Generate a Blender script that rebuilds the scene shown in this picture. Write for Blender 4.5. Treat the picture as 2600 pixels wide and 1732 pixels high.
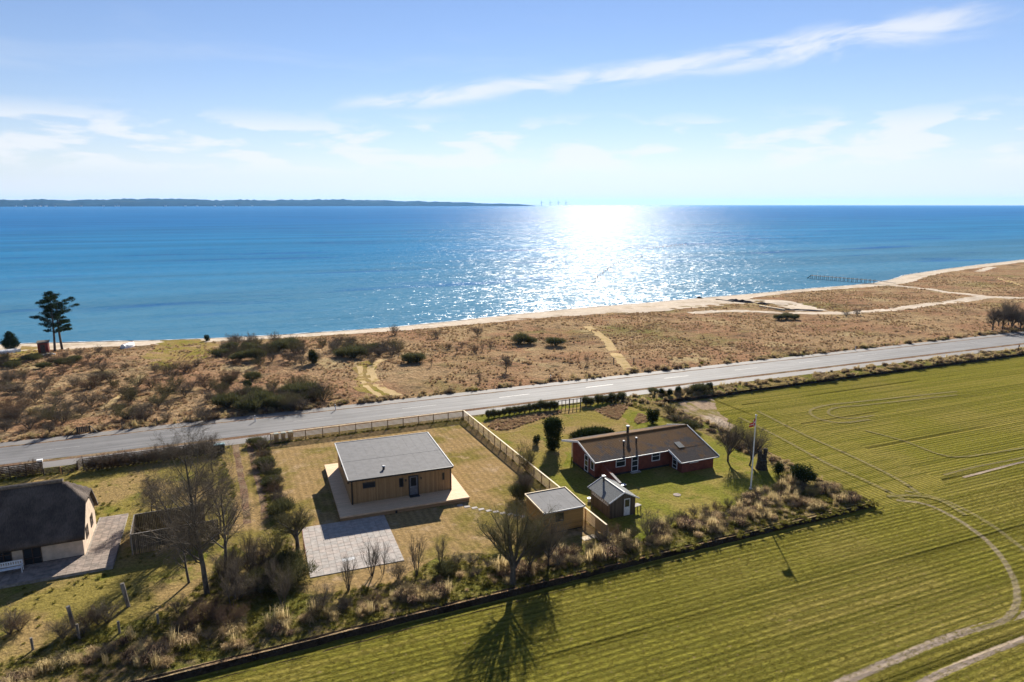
import bpy, math, random
import numpy as np
from mathutils import Vector, Matrix, noise as mnoise
from mathutils.geometry import delaunay_2d_cdt

sc = bpy.context.scene
for o in list(bpy.data.objects):
    bpy.data.objects.remove(o)
COL = sc.collection
R = math.radians

# ------------------------------------------------------------------ camera
# world frame: X runs along the coast road, Y runs from the field to the sea
CAM_H, YAW, PITCH = 31.0, R(22.5), math.atan(348 / 1733.3)
cam_d = bpy.data.cameras.new("camera")
cam_d.sensor_width, cam_d.lens = 36.0, 24.0
cam_d.clip_start, cam_d.clip_end = 0.5, 120000
cam = bpy.data.objects.new("camera", cam_d)
COL.objects.link(cam)
cam.location = (0, 0, CAM_H)
cam.rotation_euler = (R(90) - PITCH, 0, -YAW)
sc.camera = cam

# ------------------------------------------------------------------ light
SUN_EL, SUN_AZ = R(26.5), R(29.6)      # azimuth measured from +Y towards +X
world = bpy.data.worlds.new("World")
sc.world = world
world.use_nodes = True
sun_d = bpy.data.lights.new("sun", 'SUN')
sun_d.energy, sun_d.angle, sun_d.color = 5.0, R(0.55), (1.0, 0.93, 0.82)
sun = bpy.data.objects.new("sun", sun_d)
COL.objects.link(sun)
sd = Vector((math.sin(SUN_AZ) * math.cos(SUN_EL), math.cos(SUN_AZ) * math.cos(SUN_EL), math.sin(SUN_EL)))
sun.rotation_euler = sd.to_track_quat('Z', 'Y').to_euler()
sun.location = sd * 300
sc.view_settings.view_transform = 'Standard'
sc.view_settings.look = 'None'
sc.view_settings.gamma = 1.0
sc.view_settings.use_curve_mapping = False
sc.view_settings.exposure = 1.2
sc.render.engine = 'CYCLES'
sc.cycles.max_bounces = 6
sc.cycles.diffuse_bounces = 3
sc.cycles.glossy_bounces = 2
sc.cycles.transparent_max_bounces = 6
sc.cycles.sample_clamp_indirect = 3.0
sc.cycles.sample_clamp_direct = 4.0
sc.cycles.volume_bounces = 0
sc.cycles.use_denoising = True
sc.cycles.denoiser = 'OPENIMAGEDENOISE'
sc.cycles.denoising_input_passes = 'RGB_ALBEDO_NORMAL'
sc.cycles.denoising_prefilter = 'ACCURATE'


# ------------------------------------------------------------------ node helpers
class NT:
    def __init__(s, tree):
        s.t = tree

    def n(s, typ, ins=None, **props):
        nd = s.t.nodes.new(typ)
        for k, v in props.items():
            setattr(nd, k, v)
        for k, v in (ins or {}).items():
            s.put(nd.inputs[k], v)
        return nd

    def put(s, sock, v):
        if isinstance(v, bpy.types.NodeSocket):
            s.t.links.new(v, sock)
        elif v is not None:
            if sock.type == 'RGBA' and len(v) == 3:
                v = (*v, 1)
            sock.default_value = v

    def math(s, op, a, b=0.0, c=None, clamp=False):
        nd = s.n('ShaderNodeMath', {0: a, 1: b}, operation=op, use_clamp=clamp)
        if c is not None:
            s.put(nd.inputs[2], c)
        return nd.outputs[0]

    def noise(s, vec, scale, detail=4.0, rough=0.55, dist=0.0):
        return s.n('ShaderNodeTexNoise', {'Vector': vec, 'Scale': scale, 'Detail': detail, 'Roughness': rough, 'Distortion': dist}).outputs['Fac']

    def mapr(s, v, a, b, c=0.0, d=1.0, smooth=True):
        return s.n('ShaderNodeMapRange', {'Value': v, 'From Min': a, 'From Max': b, 'To Min': c, 'To Max': d},
                   interpolation_type='SMOOTHSTEP' if smooth else 'LINEAR').outputs[0]

    def mix(s, f, a, b, blend='MIX'):
        nd = s.n('ShaderNodeMix', data_type='RGBA', blend_type=blend)
        s.put(nd.inputs[0], f)
        s.put(nd.inputs[6], a)
        s.put(nd.inputs[7], b)
        return nd.outputs[2]

    def scalec(s, col, k):
        return s.n('ShaderNodeVectorMath', {0: col, 3: k}, operation='SCALE').outputs[0]

    def pos(s, rot=0.0, scale=(1, 1, 1)):
        g = s.n('ShaderNodeNewGeometry').outputs['Position']
        return s.n('ShaderNodeMapping', {'Vector': g, 'Rotation': (0, 0, rot), 'Scale': scale}).outputs[0]

    def objc(s, scale=(1, 1, 1)):
        g = s.n('ShaderNodeTexCoord').outputs['Object']
        return s.n('ShaderNodeMapping', {'Vector': g, 'Scale': scale}).outputs[0]

    def bump(s, h, strength, dist):
        return s.n('ShaderNodeBump', {'Height': h, 'Strength': strength, 'Distance': dist}).outputs[0]


def new_mat(name):
    m = bpy.data.materials.new(name)
    m.use_nodes = True
    m.node_tree.nodes.clear()
    N = NT(m.node_tree)
    out = N.n('ShaderNodeOutputMaterial')
    return m, N, out


def principled(name, col, rough=0.7, noise_amt=0.2, scale=6.0, stretch=(1, 1, 1), bump=0.0, bdist=0.01, metal=0.0, spec=0.3, col2=None, world=False, detail=4):
    m, N, out = new_mat(name)
    vec = N.pos(scale=stretch) if world else N.objc(stretch)
    f = N.noise(vec, scale, detail)
    c2 = col2 if col2 else tuple(max(0, c * (1 - noise_amt * 1.6)) for c in col)
    c1 = tuple(min(1, c * (1 + noise_amt * 0.6)) for c in col) if not col2 else col
    c = N.mix(N.mapr(f, 0.3, 0.7), c2, c1)
    p = N.n('ShaderNodeBsdfPrincipled', {'Base Color': c, 'Roughness': rough, 'Metallic': metal, 'Specular IOR Level': spec})
    if bump:
        N.put(p.inputs['Normal'], N.bump(f, bump, bdist))
    N.put(out.inputs[0], p.outputs[0])
    return m


def leafy(name, ca, cb, transl=0.35, tcol=None, island=True):
    m, N, out = new_mat(name)
    r = N.n('ShaderNodeNewGeometry').outputs['Random Per Island'] if island else N.n('ShaderNodeObjectInfo').outputs['Random']
    big = N.noise(N.pos(), 0.35, 2)
    f = N.math('ADD', N.math('MULTIPLY', r, 0.7), N.math('SUBTRACT', N.math('MULTIPLY', big, 1.2), 0.45), clamp=True)
    c = N.mix(f, ca, cb)
    d = N.n('ShaderNodeBsdfDiffuse', {'Color': c})
    t = N.n('ShaderNodeBsdfTranslucent', {'Color': c if tcol is None else N.mix(0.6, c, tcol)})
    mx = N.n('ShaderNodeMixShader', {0: transl, 1: d.outputs[0], 2: t.outputs[0]})
    N.put(out.inputs[0], mx.outputs[0])
    return m


# ------------------------------------------------------------------ world sky
def build_world():
    N = NT(world.node_tree)
    N.t.nodes.clear()
    out = N.n('ShaderNodeOutputWorld')
    dirv = N.n('ShaderNodeTexCoord').outputs['Generated']
    sep = N.n('ShaderNodeSeparateXYZ', {0: dirv})
    zc = N.math('MAXIMUM', sep.outputs[2], 0.05)
    skyv = N.n('ShaderNodeCombineXYZ', {0: sep.outputs[0], 1: sep.outputs[1], 2: zc}).outputs[0]
    sky = N.n('ShaderNodeTexSky', {'Vector': skyv}, sky_type='NISHITA', sun_disc=False, sun_elevation=SUN_EL, sun_rotation=SUN_AZ,
              altitude=0.0, air_density=1.0, dust_density=SKY_DUST, ozone_density=SKY_OZONE)
    col = sky.outputs[0]
    col = N.mix(1.0, col, (0.87, 0.855, 0.98), 'MULTIPLY')
    # thin clouds: noise on the direction, drawn out along the horizon
    az = N.math('ARCTAN2', sep.outputs[0], sep.outputs[1])
    azd = N.math('MULTIPLY', az, 180 / math.pi)
    eld = N.math('MULTIPLY', N.math('ARCSINE', sep.outputs[2]), 180 / math.pi)
    p = N.n('ShaderNodeCombineXYZ', {0: N.math('MULTIPLY', sep.outputs[0], 1.0), 1: sep.outputs[1], 2: N.math('MULTIPLY', sep.outputs[2], 4.2)}).outputs[0]
    warp = N.noise(p, 4.0, 3)
    # low cumulus bands
    n1 = N.noise(p, 9.0, 6, 0.52, 0.25)
    lump = N.noise(p, 2.6, 2, 0.5)
    band = N.math('MULTIPLY', N.mapr(eld, 1.8, 3.4), N.mapr(eld, 5.2, 7.4, 1.0, 0.0))
    low = N.math('MULTIPLY', N.mapr(N.math('ADD', n1, N.math('MULTIPLY', N.math('SUBTRACT', lump, 0.5), 0.35)), 0.44, 0.56), band)
    # the long streak of cirrus rising to one side
    line = N.math('SUBTRACT', eld, N.math('ADD', N.math('MULTIPLY', N.math('SUBTRACT', azd, 22.5), 0.098), 8.95))
    line = N.math('ADD', line, N.math('MULTIPLY', N.math('SUBTRACT', warp, 0.5), 1.6))
    wid = N.mapr(azd, 8.0, 45.0, 0.5, 1.0, False)
    q = N.n('ShaderNodeMapping', {'Vector': N.n('ShaderNodeCombineXYZ', {0: azd, 1: line, 2: 0.0}).outputs[0], 'Scale': (0.16, 0.75, 1)}).outputs[0]
    wisp = N.noise(q, 1.0, 7, 0.6, 0.6)
    g = N.math('DIVIDE', N.math('ABSOLUTE', line), wid)
    env = N.math('MULTIPLY', N.mapr(g, 0.2, 1.7, 1.0, 0.0), N.math('MULTIPLY', N.mapr(azd, 6.0, 14.0), N.mapr(azd, 52.0, 60.0, 1.0, 0.0)))
    streak = N.math('MULTIPLY', env, N.mapr(N.math('ADD', wisp, N.math('MULTIPLY', env, 0.16)), 0.45, 0.8))
    # faint veil everywhere
    veil = N.math('MULTIPLY', N.mapr(N.noise(p, 2.2, 7, 0.58, 0.8), 0.52, 0.85), 0.45)
    veil = N.math('MULTIPLY', veil, N.mapr(eld, 14.0, 6.0, 0.25, 1.0))
    tot = N.math('MAXIMUM', N.math('MAXIMUM', N.math('MULTIPLY', low, 0.72), N.math('MULTIPLY', streak, 0.74)), veil, clamp=True)
    cloud = N.n('ShaderNodeCombineXYZ', {0: CLOUD[0], 1: CLOUD[1], 2: CLOUD[2]}).outputs[0]
    # the white haze that thickens towards the horizon, the same all round
    hz = N.math('ADD', N.math('MULTIPLY', N.math('EXPONENT', N.math('MULTIPLY', N.math('MAXIMUM', eld, 0.0), -0.3)), 0.92), 0.03)
    col = N.mix(hz, col, N.n('ShaderNodeCombineXYZ', {0: 7.9, 1: 7.8, 2: 8.1}).outputs[0])
    fin = N.mix(tot, col, cloud)
    bg = N.n('ShaderNodeBackground', {'Color': fin, 'Strength': SKY_STRENGTH})
    N.put(out.inputs[0], bg.outputs[0])


SKY_DUST, SKY_OZONE, SKY_STRENGTH = 0.0, 3.0, 0.05
CLOUD = (8.3, 8.4, 8.6)
build_world()

# ------------------------------------------------------------------ placing helpers
_c, _s, _F = math.cos(PITCH), math.sin(PITCH), 1733.3


def ray(u, v):
    a, b = u - 1300, v - 866
    x, y, z = a, _F * _c - b * _s, -b * _c - _F * _s
    cy, sy = math.cos(YAW), math.sin(YAW)
    return x * cy + y * sy, -x * sy + y * cy, z


SEA_Z = -2.3
SHORE = [(-300, 236), (-140, 212), (-90, 204), (-53, 198.2), (-32, 192.6), (-16, 188.6), (5, 184.8), (16, 184.3), (37, 184.6), (58, 187.3), (80, 192.6), (104, 196), (140, 199.2), (171, 202.3),
         (220, 207.9), (254, 210.8), (275, 219), (297, 229.5), (323, 237.8), (377, 252), (452, 268.6), (620, 300), (900, 340)]


def shore(a):
    return float(np.interp(a, [p[0] for p in SHORE], [p[1] for p in SHORE]))


def H(a, b):
    """ground height: level by the road, falling to the beach"""
    s = shore(a)
    t = (b - 106.0) / (s - 106.0)
    if t <= 0:
        return 0.0
    z = -2.45 * t * (0.55 + 0.45 * t)
    k = min(1, t * 6) * min(1, max(0, (0.93 - t) * 8))
    z += k * 0.55 * mnoise.noise((a * 0.045, b * 0.07, 3.1)) + k * 0.22 * mnoise.noise((a * 0.16, b * 0.2, 7.7))
    return z


def G(u, v, z=None):
    dx, dy, dz = ray(u, v)
    if z is not None:
        t = (z - CAM_H) / dz
        return Vector((dx * t, dy * t, z))
    zz = 0.0
    for _ in range(6):
        t = (zz - CAM_H) / dz
        zz = H(dx * t, dy * t)
    return Vector((dx * t, dy * t, zz))


def tag(o, label=None, cat=None, group=None, kind=None):
    if label: o['label'] = label
    if cat: o['category'] = cat
    if group: o['group'] = group
    if kind: o['kind'] = kind
    return o


def empty(name, loc, rz=0.0, label=None, cat=None, group=None):
    o = bpy.data.objects.new(name, None)
    COL.objects.link(o)
    o.location = loc
    o.rotation_euler = (0, 0, rz)
    o.empty_display_size = 0.3
    return tag(o, label, cat, group)


class MB:
    """collects shapes; build() links them as one mesh object"""
    def __init__(s):
        s.v, s.f, s.mi = [], [], []

    def add(s, vs, fs, mi=0):
        k = len(s.v)
        s.v += [tuple(v) for v in vs]
        s.f += [tuple(i + k for i in f) for f in fs]
        s.mi += [mi] * len(fs)
        return s

    def box(s, x0, x1, y0, y1, z0, z1, M=None, mi=0):
        vs = [Vector((x, y, z)) for z in (z0, z1) for y in (y0, y1) for x in (x0, x1)]
        if M is not None:
            vs = [M @ v for v in vs]
        return s.add(vs, [(0, 2, 3, 1), (4, 5, 7, 6), (0, 1, 5, 4), (2, 6, 7, 3), (0, 4, 6, 2), (1, 3, 7, 5)], mi)

    def bar(s, a, b, w, h, mi=0):
        """a box of section w x h from point a to point b"""
        a, b = Vector(a), Vector(b)
        d = b - a
        L = d.length
        q = d.to_track_quat('Y', 'Z').to_matrix().to_4x4()
        return s.box(-w / 2, w / 2, 0, L, -h / 2, h / 2, Matrix.Translation(a) @ q, mi)

    def tube(s, pts, rad, k=6, mi=0, cap=True):
        pts = [Vector(p) for p in pts]
        vs, fs = [], []
        n = len(pts)
        for i, p in enumerate(pts):
            d = (pts[min(i + 1, n - 1)] - pts[max(i - 1, 0)]).normalized()
            u = d.orthogonal().normalized()
            w = d.cross(u)
            r = rad[i] if hasattr(rad, '__len__') else rad
            for j in range(k):
                an = 2 * math.pi * j / k
                vs.append(p + (u * math.cos(an) + w * math.sin(an)) * r)
        for i in range(n - 1):
            for j in range(k):
                fs.append((i * k + j, i * k + (j + 1) % k, (i + 1) * k + (j + 1) % k, (i + 1) * k + j))
        if cap:
            fs.append(tuple(range(k - 1, -1, -1)))
            fs.append(tuple((n - 1) * k + j for j in range(k)))
        return s.add(vs, fs, mi)

    def poly(s, pts, mi=0):
        return s.add(pts, [tuple(range(len(pts)))], mi)

    def slab(s, top, thick, mi=0):
        """a plate: top outline (3D, any plane) given thickness downwards"""
        n = len(top)
        vs = [Vector(p) for p in top] + [Vector(p) - Vector((0, 0, thick)) for p in top]
        fs = [tuple(range(n)), tuple(range(2 * n - 1, n - 1, -1))]
        for i in range(n):
            j = (i + 1) % n
            fs.append((i, n + i, n + j, j))
        return s.add(vs, fs, mi)

    def mesh(s, name, mats, smooth=False):
        me = bpy.data.meshes.new(name)
        me.from_pydata(s.v, [], s.f)
        for m in (mats if isinstance(mats, (list, tuple)) else [mats]):
            me.materials.append(m)
        if len(set(s.mi)) > 1:
            me.polygons.foreach_set('material_index', s.mi)
        if smooth:
            me.polygons.foreach_set('use_smooth', [True] * len(s.f))
        me.update()
        return me

    def build(s, name, mats, parent=None, smooth=False, loc=None):
        o = bpy.data.objects.new(name, s.mesh(name, mats, smooth))
        COL.objects.link(o)
        if parent: o.parent = parent
        if loc is not None: o.location = loc
        return o


def copy_tree(o, parent=None):
    c = o.copy()
    COL.objects.link(c)
    c.parent = parent
    for ch in list(o.children):
        copy_tree(ch, c)
    return c


def fast_mesh(name, verts, faces, mat):
    """verts (n,3) array, faces (m,3) or (m,4) array"""
    me = bpy.data.meshes.new(name)
    verts = np.asarray(verts, dtype=np.float32)
    faces = np.asarray(faces, dtype=np.int32)
    m, k = faces.shape
    me.vertices.add(len(verts))
    me.vertices.foreach_set('co', verts.ravel())
    me.loops.add(m * k)
    me.loops.foreach_set('vertex_index', faces.ravel())
    me.polygons.add(m)
    me.polygons.foreach_set('loop_start', np.arange(0, m * k, k, dtype=np.int32))
    me.polygons.foreach_set('loop_total', np.full(m, k, dtype=np.int32))
    me.update(calc_edges=True)
    me.materials.append(mat)
    return me


def link_mesh(name, me, parent=None, kind=None, label=None, cat=None):
    o = bpy.data.objects.new(name, me)
    COL.objects.link(o)
    if parent: o.parent = parent
    return tag(o, label, cat, None, kind)


def dense(poly, step):
    out = []
    for i, p in enumerate(poly):
        q = poly[(i + 1) % len(poly)]
        L = math.hypot(q[0] - p[0], q[1] - p[1])
        n = max(1, int(L / step))
        for k in range(n):
            out.append((p[0] + (q[0] - p[0]) * k / n, p[1] + (q[1] - p[1]) * k / n))
    return out


def inside(poly, x, y):
    r = False
    j = len(poly) - 1
    for i in range(len(poly)):
        xi, yi = poly[i]
        xj, yj = poly[j]
        if (yi > y) != (yj > y) and x < (xj - xi) * (y - yi) / (yj - yi) + xi:
            r = not r
        j = i
    return r


def sheet(name, poly, zoff, mat, step=None, ragged=0.0, kind='structure', label=None, zf=None, seed=1):
    """a ground sheet that follows the land; step = size of its faces"""
    rng = random.Random(seed)
    if step or ragged:
        b = dense(poly, step or 1.0)
        if ragged:
            b = [(x + rng.uniform(-ragged, ragged), y + rng.uniform(-ragged, ragged)) for x, y in b]
    else:
        b = list(poly)
    pts = list(b)
    if step:
        xs = [p[0] for p in b]
        ys = [p[1] for p in b]
        x = min(xs)
        while x < max(xs):
            y = min(ys)
            while y < max(ys):
                px, py = x + rng.uniform(-.3, .3) * step, y + rng.uniform(-.3, .3) * step
                if inside(poly, px, py):
                    pts.append((px, py))
                y += step
            x += step
    n = len(b)
    edges = [(i, (i + 1) % n) for i in range(n)]
    vs, _, fs, *_ = delaunay_2d_cdt([Vector(p) for p in pts], edges, [], 1, 1e-4)
    zf = zf or H
    me = bpy.data.meshes.new(name)
    me.from_pydata([(v.x, v.y, zf(v.x, v.y) + zoff) for v in vs], [], [tuple(f) for f in fs])
    me.materials.append(mat)
    me.update()
    o = link_mesh(name, me, kind=kind)
    if me.polygons and me.polygons[0].normal.z < 0:
        me.flip_normals()
    if label: o['label'] = label
    return o


def strip(name, pts, width, zoff, mat, zf=None, kind='structure', step=1.0, wob=0.0, seed=3):
    """a ribbon on the ground along a line, with UV across (u) and along (v)"""
    rng = random.Random(seed)
    # Catmull-Rom through the points
    P = [Vector((p[0], p[1])) for p in pts]
    P = [P[0] * 2 - P[1]] + P + [P[-1] * 2 - P[-2]]
    line = []
    for i in range(1, len(P) - 2):
        n = max(2, int((P[i + 1] - P[i]).length / step))
        for k in range(n):
            t = k / n
            line.append(0.5 * ((2 * P[i]) + (P[i + 1] - P[i - 1]) * t + (2 * P[i - 1] - 5 * P[i] + 4 * P[i + 1] - P[i + 2]) * t * t + (3 * P[i] - P[i - 1] - 3 * P[i + 1] + P[i + 2]) * t ** 3))
    line.append(P[-2])
    zf = zf or H
    vs, fs, uv = [], [], []
    n = len(line)
    for i, p in enumerate(line):
        d = (line[min(i + 1, n - 1)] - line[max(i - 1, 0)]).normalized()
        s = Vector((-d.y, d.x))
        w = (width if not callable(width) else width(i / (n - 1))) / 2
        for k in range(5):
            t = k / 4 * 2 - 1
            q = p + s * (w * t + (rng.uniform(-wob, wob) if k in (0, 4) else 0))
            vs.append((q.x, q.y, zf(q.x, q.y) + zoff))
            uv.append((k / 4, i))
    for i in range(n - 1):
        for k in range(4):
            a = i * 5 + k
            fs.append((a, a + 1, a + 6, a + 5))
    me = bpy.data.meshes.new(name)
    me.from_pydata(vs, [], fs)
    me.materials.append(mat)
    l = me.uv_layers.new(name='UVMap')
    for lp in me.loops:
        l.data[lp.index].uv = uv[lp.vertex_index]
    me.update()
    if me.polygons[0].normal.z < 0:
        me.flip_normals()
    return link_mesh(name, me, kind=kind)


# ------------------------------------------------------------------ ground materials
def blend_ground(name, layers, fine=(9.0, 0.35), bump=(0.6, 0.06), stretch=(1, 1, 1), rot=0.0, rough=1.0, spec=0.0, extra=None):
    """layers: (colour, noise scale, lo, hi) laid over each other"""
    m, N, out = new_mat(name)
    vec = N.pos(rot, stretch)
    col = layers[0][0]
    for i, (c, sc_, lo, hi) in enumerate(layers[1:]):
        off = N.n('ShaderNodeVectorMath', {0: vec, 1: (13.7 * i, 5.1 * i, 0)}, operation='ADD').outputs[0]
        col = N.mix(N.mapr(N.noise(off, sc_, 5, 0.6), lo, hi), col, c)
    f = N.noise(vec, fine[0], 5, 0.7)
    col = N.scalec(col, N.mapr(f, 0.25, 0.75, 1 - fine[1], 1 + fine[1]))
    if extra:
        col = extra(N, vec, col)
    h = N.math('ADD', f, N.math('MULTIPLY', N.noise(vec, fine[0] * 0.28, 3), 1.5))
    p = N.n('ShaderNodeBsdfPrincipled', {'Base Color': col, 'Roughness': rough, 'Specular IOR Level': spec, 'Normal': N.bump(h, bump[0], bump[1])})
    N.put(out.inputs[0], p.outputs[0])
    return m


def mow_stripes(N, vec, col):
    w = N.n('ShaderNodeTexWave', {'Vector': vec, 'Scale': 0.42, 'Distortion': 1.5, 'Detail': 2, 'Detail Scale': 0.5}, wave_type='BANDS', bands_direction='X').outputs['Fac']
    return N.scalec(col, N.mapr(w, 0, 1, 0.9, 1.08, False))


TAN, RUST, OLIVE, DARK = (0.30, 0.205, 0.115), (0.265, 0.155, 0.09), (0.175, 0.15, 0.058), (0.12, 0.09, 0.055)
m_meadow = blend_ground('meadow_ground', [(TAN, 0, 0, 0), (RUST, 0.05, 0.42, 0.6), (OLIVE, 0.03, 0.53, 0.68), (DARK, 0.3, 0.52, 0.7), (DARK, 0.06, 0.55, 0.72), ((0.33, 0.235, 0.13), 0.5, 0.6, 0.75), ((0.36, 0.275, 0.15), 0.075, 0.55, 0.7)], fine=(2.2, 0.5), bump=(0.9, 0.5))
m_rough = blend_ground('rough_grass_ground', [((0.2, 0.15, 0.06), 0, 0, 0), ((0.13, 0.125, 0.03), 0.15, 0.45, 0.6), (DARK, 0.5, 0.5, 0.7)], fine=(3.0, 0.5), bump=(0.9, 0.3))
m_lawn_dry = blend_ground('dry_lawn', [((0.265, 0.18, 0.082), 0, 0, 0), ((0.17, 0.135, 0.04), 0.12, 0.45, 0.6), ((0.33, 0.235, 0.135), 0.5, 0.52, 0.72), ((0.135, 0.115, 0.03), 0.33, 0.64, 0.78)], fine=(3.5, 0.3), bump=(0.7, 0.12), extra=mow_stripes)
m_lawn_green = blend_ground('green_lawn', [((0.16, 0.155, 0.03), 0, 0, 0), ((0.235, 0.185, 0.055), 0.13, 0.45, 0.6), ((0.105, 0.12, 0.018), 0.3, 0.56, 0.7)], fine=(3.5, 0.35), bump=(0.8, 0.14))
m_lawn_gold = blend_ground('golden_lawn', [((0.2, 0.16, 0.045), 0, 0, 0), ((0.25, 0.175, 0.075), 0.12, 0.45, 0.6), ((0.13, 0.135, 0.025), 0.3, 0.54, 0.7)], fine=(3.5, 0.35), bump=(0.8, 0.14))
m_sand = blend_ground('beach_sand', [((0.5, 0.42, 0.33), 0, 0, 0), ((0.36, 0.29, 0.21), 0.12, 0.5, 0.68), ((0.6, 0.53, 0.44), 0.5, 0.5, 0.7)], fine=(2.5, 0.14), bump=(0.5, 0.12))
m_path = blend_ground('sandy_path', [((0.42, 0.31, 0.165), 0, 0, 0), ((0.3, 0.22, 0.09), 0.5, 0.5, 0.66)], fine=(3.0, 0.2), bump=(0.4, 0.06))
m_soil = blend_ground('furrow_soil_and_shade', [((0.05, 0.036, 0.024), 0, 0, 0), ((0.03, 0.022, 0.016), 0.8, 0.45, 0.6)], fine=(5.0, 0.45), bump=(1.0, 0.15))  # brown soil, darkened in colour so the furrow wall reads as shaded
m_verge = blend_ground('verge_litter', [((0.16, 0.1, 0.065), 0, 0, 0), ((0.22, 0.16, 0.1), 0.6, 0.45, 0.62), ((0.1, 0.075, 0.03), 0.3, 0.55, 0.7)], fine=(4, 0.4), bump=(0.8, 0.1))
m_bed = blend_ground('flower_bed_mulch', [((0.28, 0.18, 0.11), 0, 0, 0), ((0.16, 0.095, 0.055), 1.1, 0.46, 0.62), ((0.36, 0.25, 0.16), 1.6, 0.55, 0.7)], fine=(4, 0.4), bump=(1.0, 0.25))


def asphalt(name, base, band_amt=0.2):
    m, N, out = new_mat(name)
    vec = N.pos()
    long = N.pos(0, (0.03, 1, 1))
    col = N.mix(N.mapr(N.noise(vec, 0.25, 4), 0.35, 0.7), base, tuple(c * 0.82 for c in base))
    lanes = N.noise(long, 1.1, 3, 0.6)
    col = N.scalec(col, N.mapr(lanes, 0.3, 0.7, 1 - band_amt, 1 + band_amt))
    f = N.noise(vec, 14, 4, 0.7)
    col = N.scalec(col, N.mapr(f, 0.3, 0.7, 0.9, 1.1))
    # old patched seams
    crack = N.noise(N.pos(0, (0.2, 1, 1)), 0.6, 2)
    col = N.scalec(col, N.mapr(N.math('ABSOLUTE', N.math('SUBTRACT', crack, 0.5)), 0.0, 0.012, 0.86, 1.0))
    p = N.n('ShaderNodeBsdfPrincipled', {'Base Color': col, 'Roughness': 0.8, 'Specular IOR Level': 0.25, 'Normal': N.bump(f, 0.5, 0.01)})
    N.put(out.inputs[0], p.outputs[0])
    return m


m_asphalt = asphalt('road_asphalt', (0.142, 0.138, 0.138))
m_sidepath = asphalt('path_asphalt', (0.185, 0.17, 0.158), 0.06)


def field_colour(N, rot):
    row = N.pos(rot, (0.006, 1.0, 1))
    pos = N.pos()
    col = N.mix(N.mapr(N.noise(pos, 0.045, 4), 0.42, 0.62), (0.168, 0.152, 0.027), (0.2, 0.165, 0.042))
    r1 = N.noise(row, 3.0, 4, 0.65)
    col = N.mix(N.mapr(r1, 0.43, 0.6, 0.0, 0.9), col, (0.108, 0.1, 0.019))
    r2 = N.noise(N.pos(rot, (0.005, 0.4, 1)), 2.0, 4, 0.65)
    col = N.mix(N.mapr(r2, 0.5, 0.68), col, (0.21, 0.175, 0.04))
    w = N.n('ShaderNodeTexWave', {'Vector': N.pos(rot), 'Scale': 0.55, 'Distortion': 1.1, 'Detail': 2, 'Detail Scale': 0.4}, wave_type='BANDS', bands_direction='Y').outputs['Fac']
    col = N.scalec(col, N.mapr(w, 0.0, 1.0, 0.8, 1.12))
    # a dark tramline every eleven metres or so
    tl = N.n('ShaderNodeTexWave', {'Vector': N.pos(rot), 'Scale': 0.0285, 'Distortion': 0.15, 'Detail': 1, 'Detail Scale': 0.1}, wave_type='BANDS', bands_direction='Y').outputs['Fac']
    tl = N.math('MULTIPLY', N.mapr(tl, 0.985, 0.999), N.mapr(N.noise(N.pos(rot, (0.05, 0.05, 1)), 1.0, 2), 0.4, 0.6))
    col = N.scalec(col, N.mapr(tl, 0, 1, 1.0, 0.6))
    f = N.noise(N.pos(rot, (0.55, 1, 1)), 4.2, 6, 0.75)
    col = N.scalec(col, N.mapr(f, 0.28, 0.72, 0.68, 1.32))
    col = N.mix(N.mapr(N.noise(pos, 2.6, 3, 0.7), 0.62, 0.74), col, (0.21, 0.15, 0.085))
    h = N.math('ADD', f, N.math('MULTIPLY', w, 0.25))
    h = N.math('SUBTRACT', h, N.math('MULTIPLY', tl, 0.8))
    return col, h


def field_mat(name, rot, soil=False):
    m, N, out = new_mat(name)
    col, h = field_colour(N, rot)
    if soil:
        uv = N.n('ShaderNodeUVMap').outputs[0]
        su = N.n('ShaderNodeSeparateXYZ', {0: uv}).outputs
        prof = N.mapr(N.math('ABSOLUTE', N.math('SUBTRACT', su[0], 0.5)), 0.18, 0.5, 1.0, 0.0)
        nz = N.noise(N.pos(), 1.7, 5, 0.75)
        along = N.noise(N.pos(), 0.11, 2)
        mk = N.mapr(N.math('ADD', N.math('MULTIPLY', prof, 0.75), N.math('ADD', nz, N.math('MULTIPLY', N.math('SUBTRACT', along, 0.5), 0.5))), 0.75, 1.3)
        lug = N.n('ShaderNodeTexWave', {'Vector': N.n('ShaderNodeCombineXYZ', {0: su[1], 1: 0, 2: 0}).outputs[0], 'Scale': 1.6}, wave_type='BANDS', bands_direction='X').outputs['Fac']
        sc1 = N.mix(N.noise(N.pos(), 1.2, 3), (0.27, 0.205, 0.16), (0.38, 0.31, 0.25))
        sc1 = N.scalec(sc1, N.mapr(lug, 0, 1, 0.9, 1.04))
        col = N.mix(N.math('MULTIPLY', mk, soil), col, sc1)
        h = N.math('ADD', h, N.math('MULTIPLY', N.math('MULTIPLY', lug, mk), 0.2))
    p = N.n('ShaderNodeBsdfPrincipled', {'Base Color': col, 'Roughness': 1.0, 'Specular IOR Level': 0.0, 'Normal': N.bump(h, 1.0, 0.16)})
    N.put(out.inputs[0], p.outputs[0])
    return m


m_field = field_mat('winter_crop', 0.0)
m_headland = field_mat('winter_crop_headland', R(90))
m_track = field_mat('tyre_track_soil', 0.0, 0.95)
m_track_faint = field_mat('faint_tyre_track_soil', 0.0, 0.26)
m_track_mid = field_mat('worn_tyre_track_soil', 0.0, 0.55)

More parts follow.
